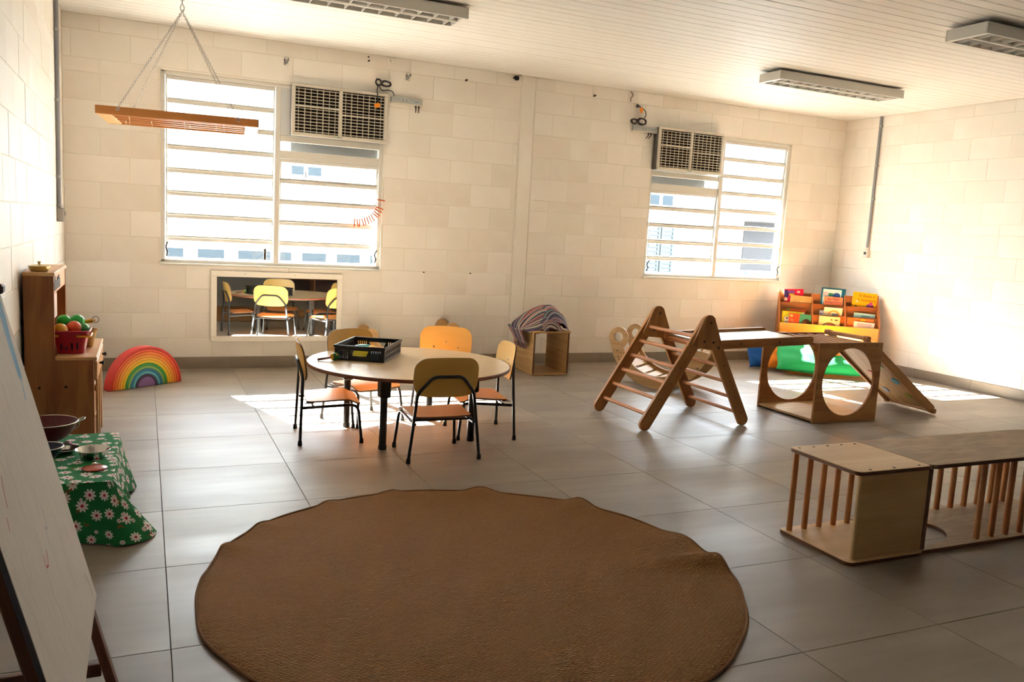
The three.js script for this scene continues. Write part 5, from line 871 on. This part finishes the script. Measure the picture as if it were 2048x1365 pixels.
// ------------------------------------------------------------------ floor cushions
{
  const pillow = (w, h, th, s) => {
    const f = (sg) => grid(34, 34, (u, v) => { const x = u * 2 - 1, y = v * 2 - 1, e = (1 - Math.abs(x) ** 3.2) * (1 - Math.abs(y) ** 3.2), k = 1 - 0.1 * (1 - x * x) * 0 - 0.07 * (1 - Math.abs(y) ** 4) * Math.abs(x) ** 6 , q = 1 - 0.07 * (1 - Math.abs(x) ** 4) * Math.abs(y) ** 6; const wr = 0.012 * Math.sin(x * 6 + y * 4 + s) * Math.sin(y * 5 - s) * Math.sqrt(Math.max(e, 0)); return [sg * x * (w / 2) * k, y * (h / 2) * q, sg * (th / 2) * Math.sqrt(Math.max(e, 0)) + wr]; }, (u, v) => [u * w, v * h]);
    return [f(1), f(-1)];
  };
  const cloth = (c) => new THREE.MeshStandardMaterial({ color: c, roughness: 0.85, bumpMap: tex(128, 128, (u, v) => [0.5 + 0.5 * Math.sin(u * 6.283 * 32) * Math.sin(v * 6.283 * 32)], [0.06, 0.06], false), bumpScale: 0.0006 });
  const put = (geo, m, pos, rot, lab) => { const o = tag(obj('floor_cushion', geo, m), lab, 'cushion'); o.rotation.order = 'YXZ'; o.position.set(...pos); o.rotation.set(...rot); };
  put(pillow(0.86, 0.5, 0.16, 1), cloth(0x0f9a50), [6.69, 0.165, 0.92], [-1.1, -0.6, 0], 'green floor cushion in the sun behind the play cube');
  put(pillow(0.5, 0.42, 0.13, 2), cloth(0xf08a14), [6.96, 0.285, 0.98], [-1.12, -0.52, -0.12], 'orange floor cushion lying on the right end of the green one');
  put(pillow(0.5, 0.4, 0.12, 3), cloth(0xec8418), [6.51, 0.175, 0.66], [-0.8, -0.45, 0.0], 'orange floor cushion leaning behind the green one');
  put(pillow(0.42, 0.36, 0.12, 4), cloth(0x1458a8), [6.4, 0.16, 0.49], [-0.6, -0.3, 0.0], 'blue floor cushion peeking out at the left of the pile');
}

// ------------------------------------------------------------------ slatted bench modules at the right
{
  const rb = (x0, x1, z0, z1, y, th, m, t, name, r = 0.028, hole) => { const s = rrect(x1 - x0, z1 - z0, r, (x0 + x1) / 2, -(z0 + z1) / 2); if (hole) s.holes.push(hole); const o = obj(name, [at(ext(s, th, 0.002, 16, 0), [0, y, 0], [-Math.PI / 2, 0, 0])], m, t); obj('edge_band', [at(band(s, th - 0.004), [0, y, 0])], M.edge, o); return o; };
  const a = thing('bench_box', 'pale plywood box seat with a solid side and dowel bars', 'bench', [0, 0, 0]);
  const tp = rb(3.09, 3.496, 4.412, 4.803, 0.373, 0.018, M.birch, a, 'top_board');
  for (const x of [3.125, 3.205, 3.285, 3.365, 3.445]) obj('plug', [at(new THREE.CylinderGeometry(0.006, 0.006, 0.002, 12), [x, 0.3825, 4.44])], plain(0x4a3524, 0.6), tp);
  for (const x of [3.17, 3.3, 3.44]) obj('plug', [at(new THREE.CylinderGeometry(0.006, 0.006, 0.002, 12), [x, 0.3825, 4.782])], plain(0x4a3524, 0.6), tp);
  rb(3.075, 3.496, 4.412, 4.815, 0.009, 0.018, M.birch, a, 'bottom_board');
  obj('side_panel', [span(3.112, 3.494, 0.018, 0.364, 4.774, 4.794, 0.005)], M.birch, a);
  for (let k = 0; k < 5; k++) obj('dowel', [rod([3.105 + k * 0.084, 0.018, 4.448], [3.105 + k * 0.084, 0.364, 4.448], 0.0125, 14)], M.rung, a);
  const b = thing('bench_tunnel', 'long brown plywood bench with dowel bars running out of the picture', 'bench', [0, 0, 0]);
  rb(3.5, 4.64, 4.395, 4.80, 0.373, 0.018, M.ply, b, 'top_board');
  const s = new THREE.Shape(); s.moveTo(3.5, -4.8); s.lineTo(4.64, -4.8); s.lineTo(4.64, -4.395); s.lineTo(3.5, -4.395); s.lineTo(3.5, -4.44); s.lineTo(3.56, -4.44); s.absellipse(3.56, -4.6, 0.27, 0.16, Math.PI / 2, -Math.PI / 2, true); s.lineTo(3.5, -4.76); s.closePath();
  { const o = obj('bottom_board', [at(ext(s, 0.018, 0.002, 24, 0), [0, 0.009, 0], [-Math.PI / 2, 0, 0])], M.ply, b); obj('edge_band', [at(band(s, 0.014), [0, 0.009, 0])], M.edge, o); }
  obj('side_panel', [span(3.5, 3.516, 0.018, 0.364, 4.765, 4.795, 0.002)], M.edge, b);
  for (const x of [3.87, 3.965, 4.06, 4.155, 4.25, 4.345, 4.44, 4.535]) obj('dowel', [rod([x, 0.018, 4.765], [x, 0.364, 4.765], 0.0135, 14)], M.rung, b);
  for (const x of [4.05, 4.147, 4.242, 4.337, 4.432, 4.527]) obj('dowel', [rod([x, 0.018, 4.42], [x, 0.364, 4.42], 0.0135, 14)], M.rung, b);
}

// ------------------------------------------------------------------ shelf at the far end of the room, seen in the mirror
{
  const t = thing('toy_shelf', 'brown wooden shelf unit seen only in the low mirror', 'shelf', [3.2, 0, 7.28]);
  const m = M.shelfBrown;
  for (const x of [-0.6, 0, 0.6]) obj('upright', [span(x - 0.01, x + 0.01, 0, 0.9, -0.17, 0.17)], m, t);
  for (const y of [0.03, 0.33, 0.62, 0.89]) obj('shelf', [span(-0.61, 0.61, y - 0.01, y + 0.01, -0.17, 0.17)], m, t);
  obj('back_panel', [span(-0.61, 0.61, 0, 0.9, 0.17, 0.18)], plain(0x4a2f20, 0.7), t);
  tag(obj('plush_toy', [ball(0.09, [0, 0, 0], [1.5, 0.7, 1]), ball(0.06, [-0.13, 0.02, 0])], plain(0x8fb48a, 0.95)), 'pale green soft toy on the shelf seen in the mirror', 'toy').position.set(2.95, 0.405, 7.25);
}
scene.traverse((o) => { if (o.isMesh) o.castShadow = o.receiveShadow = true; });
renderer.render(scene, camera);
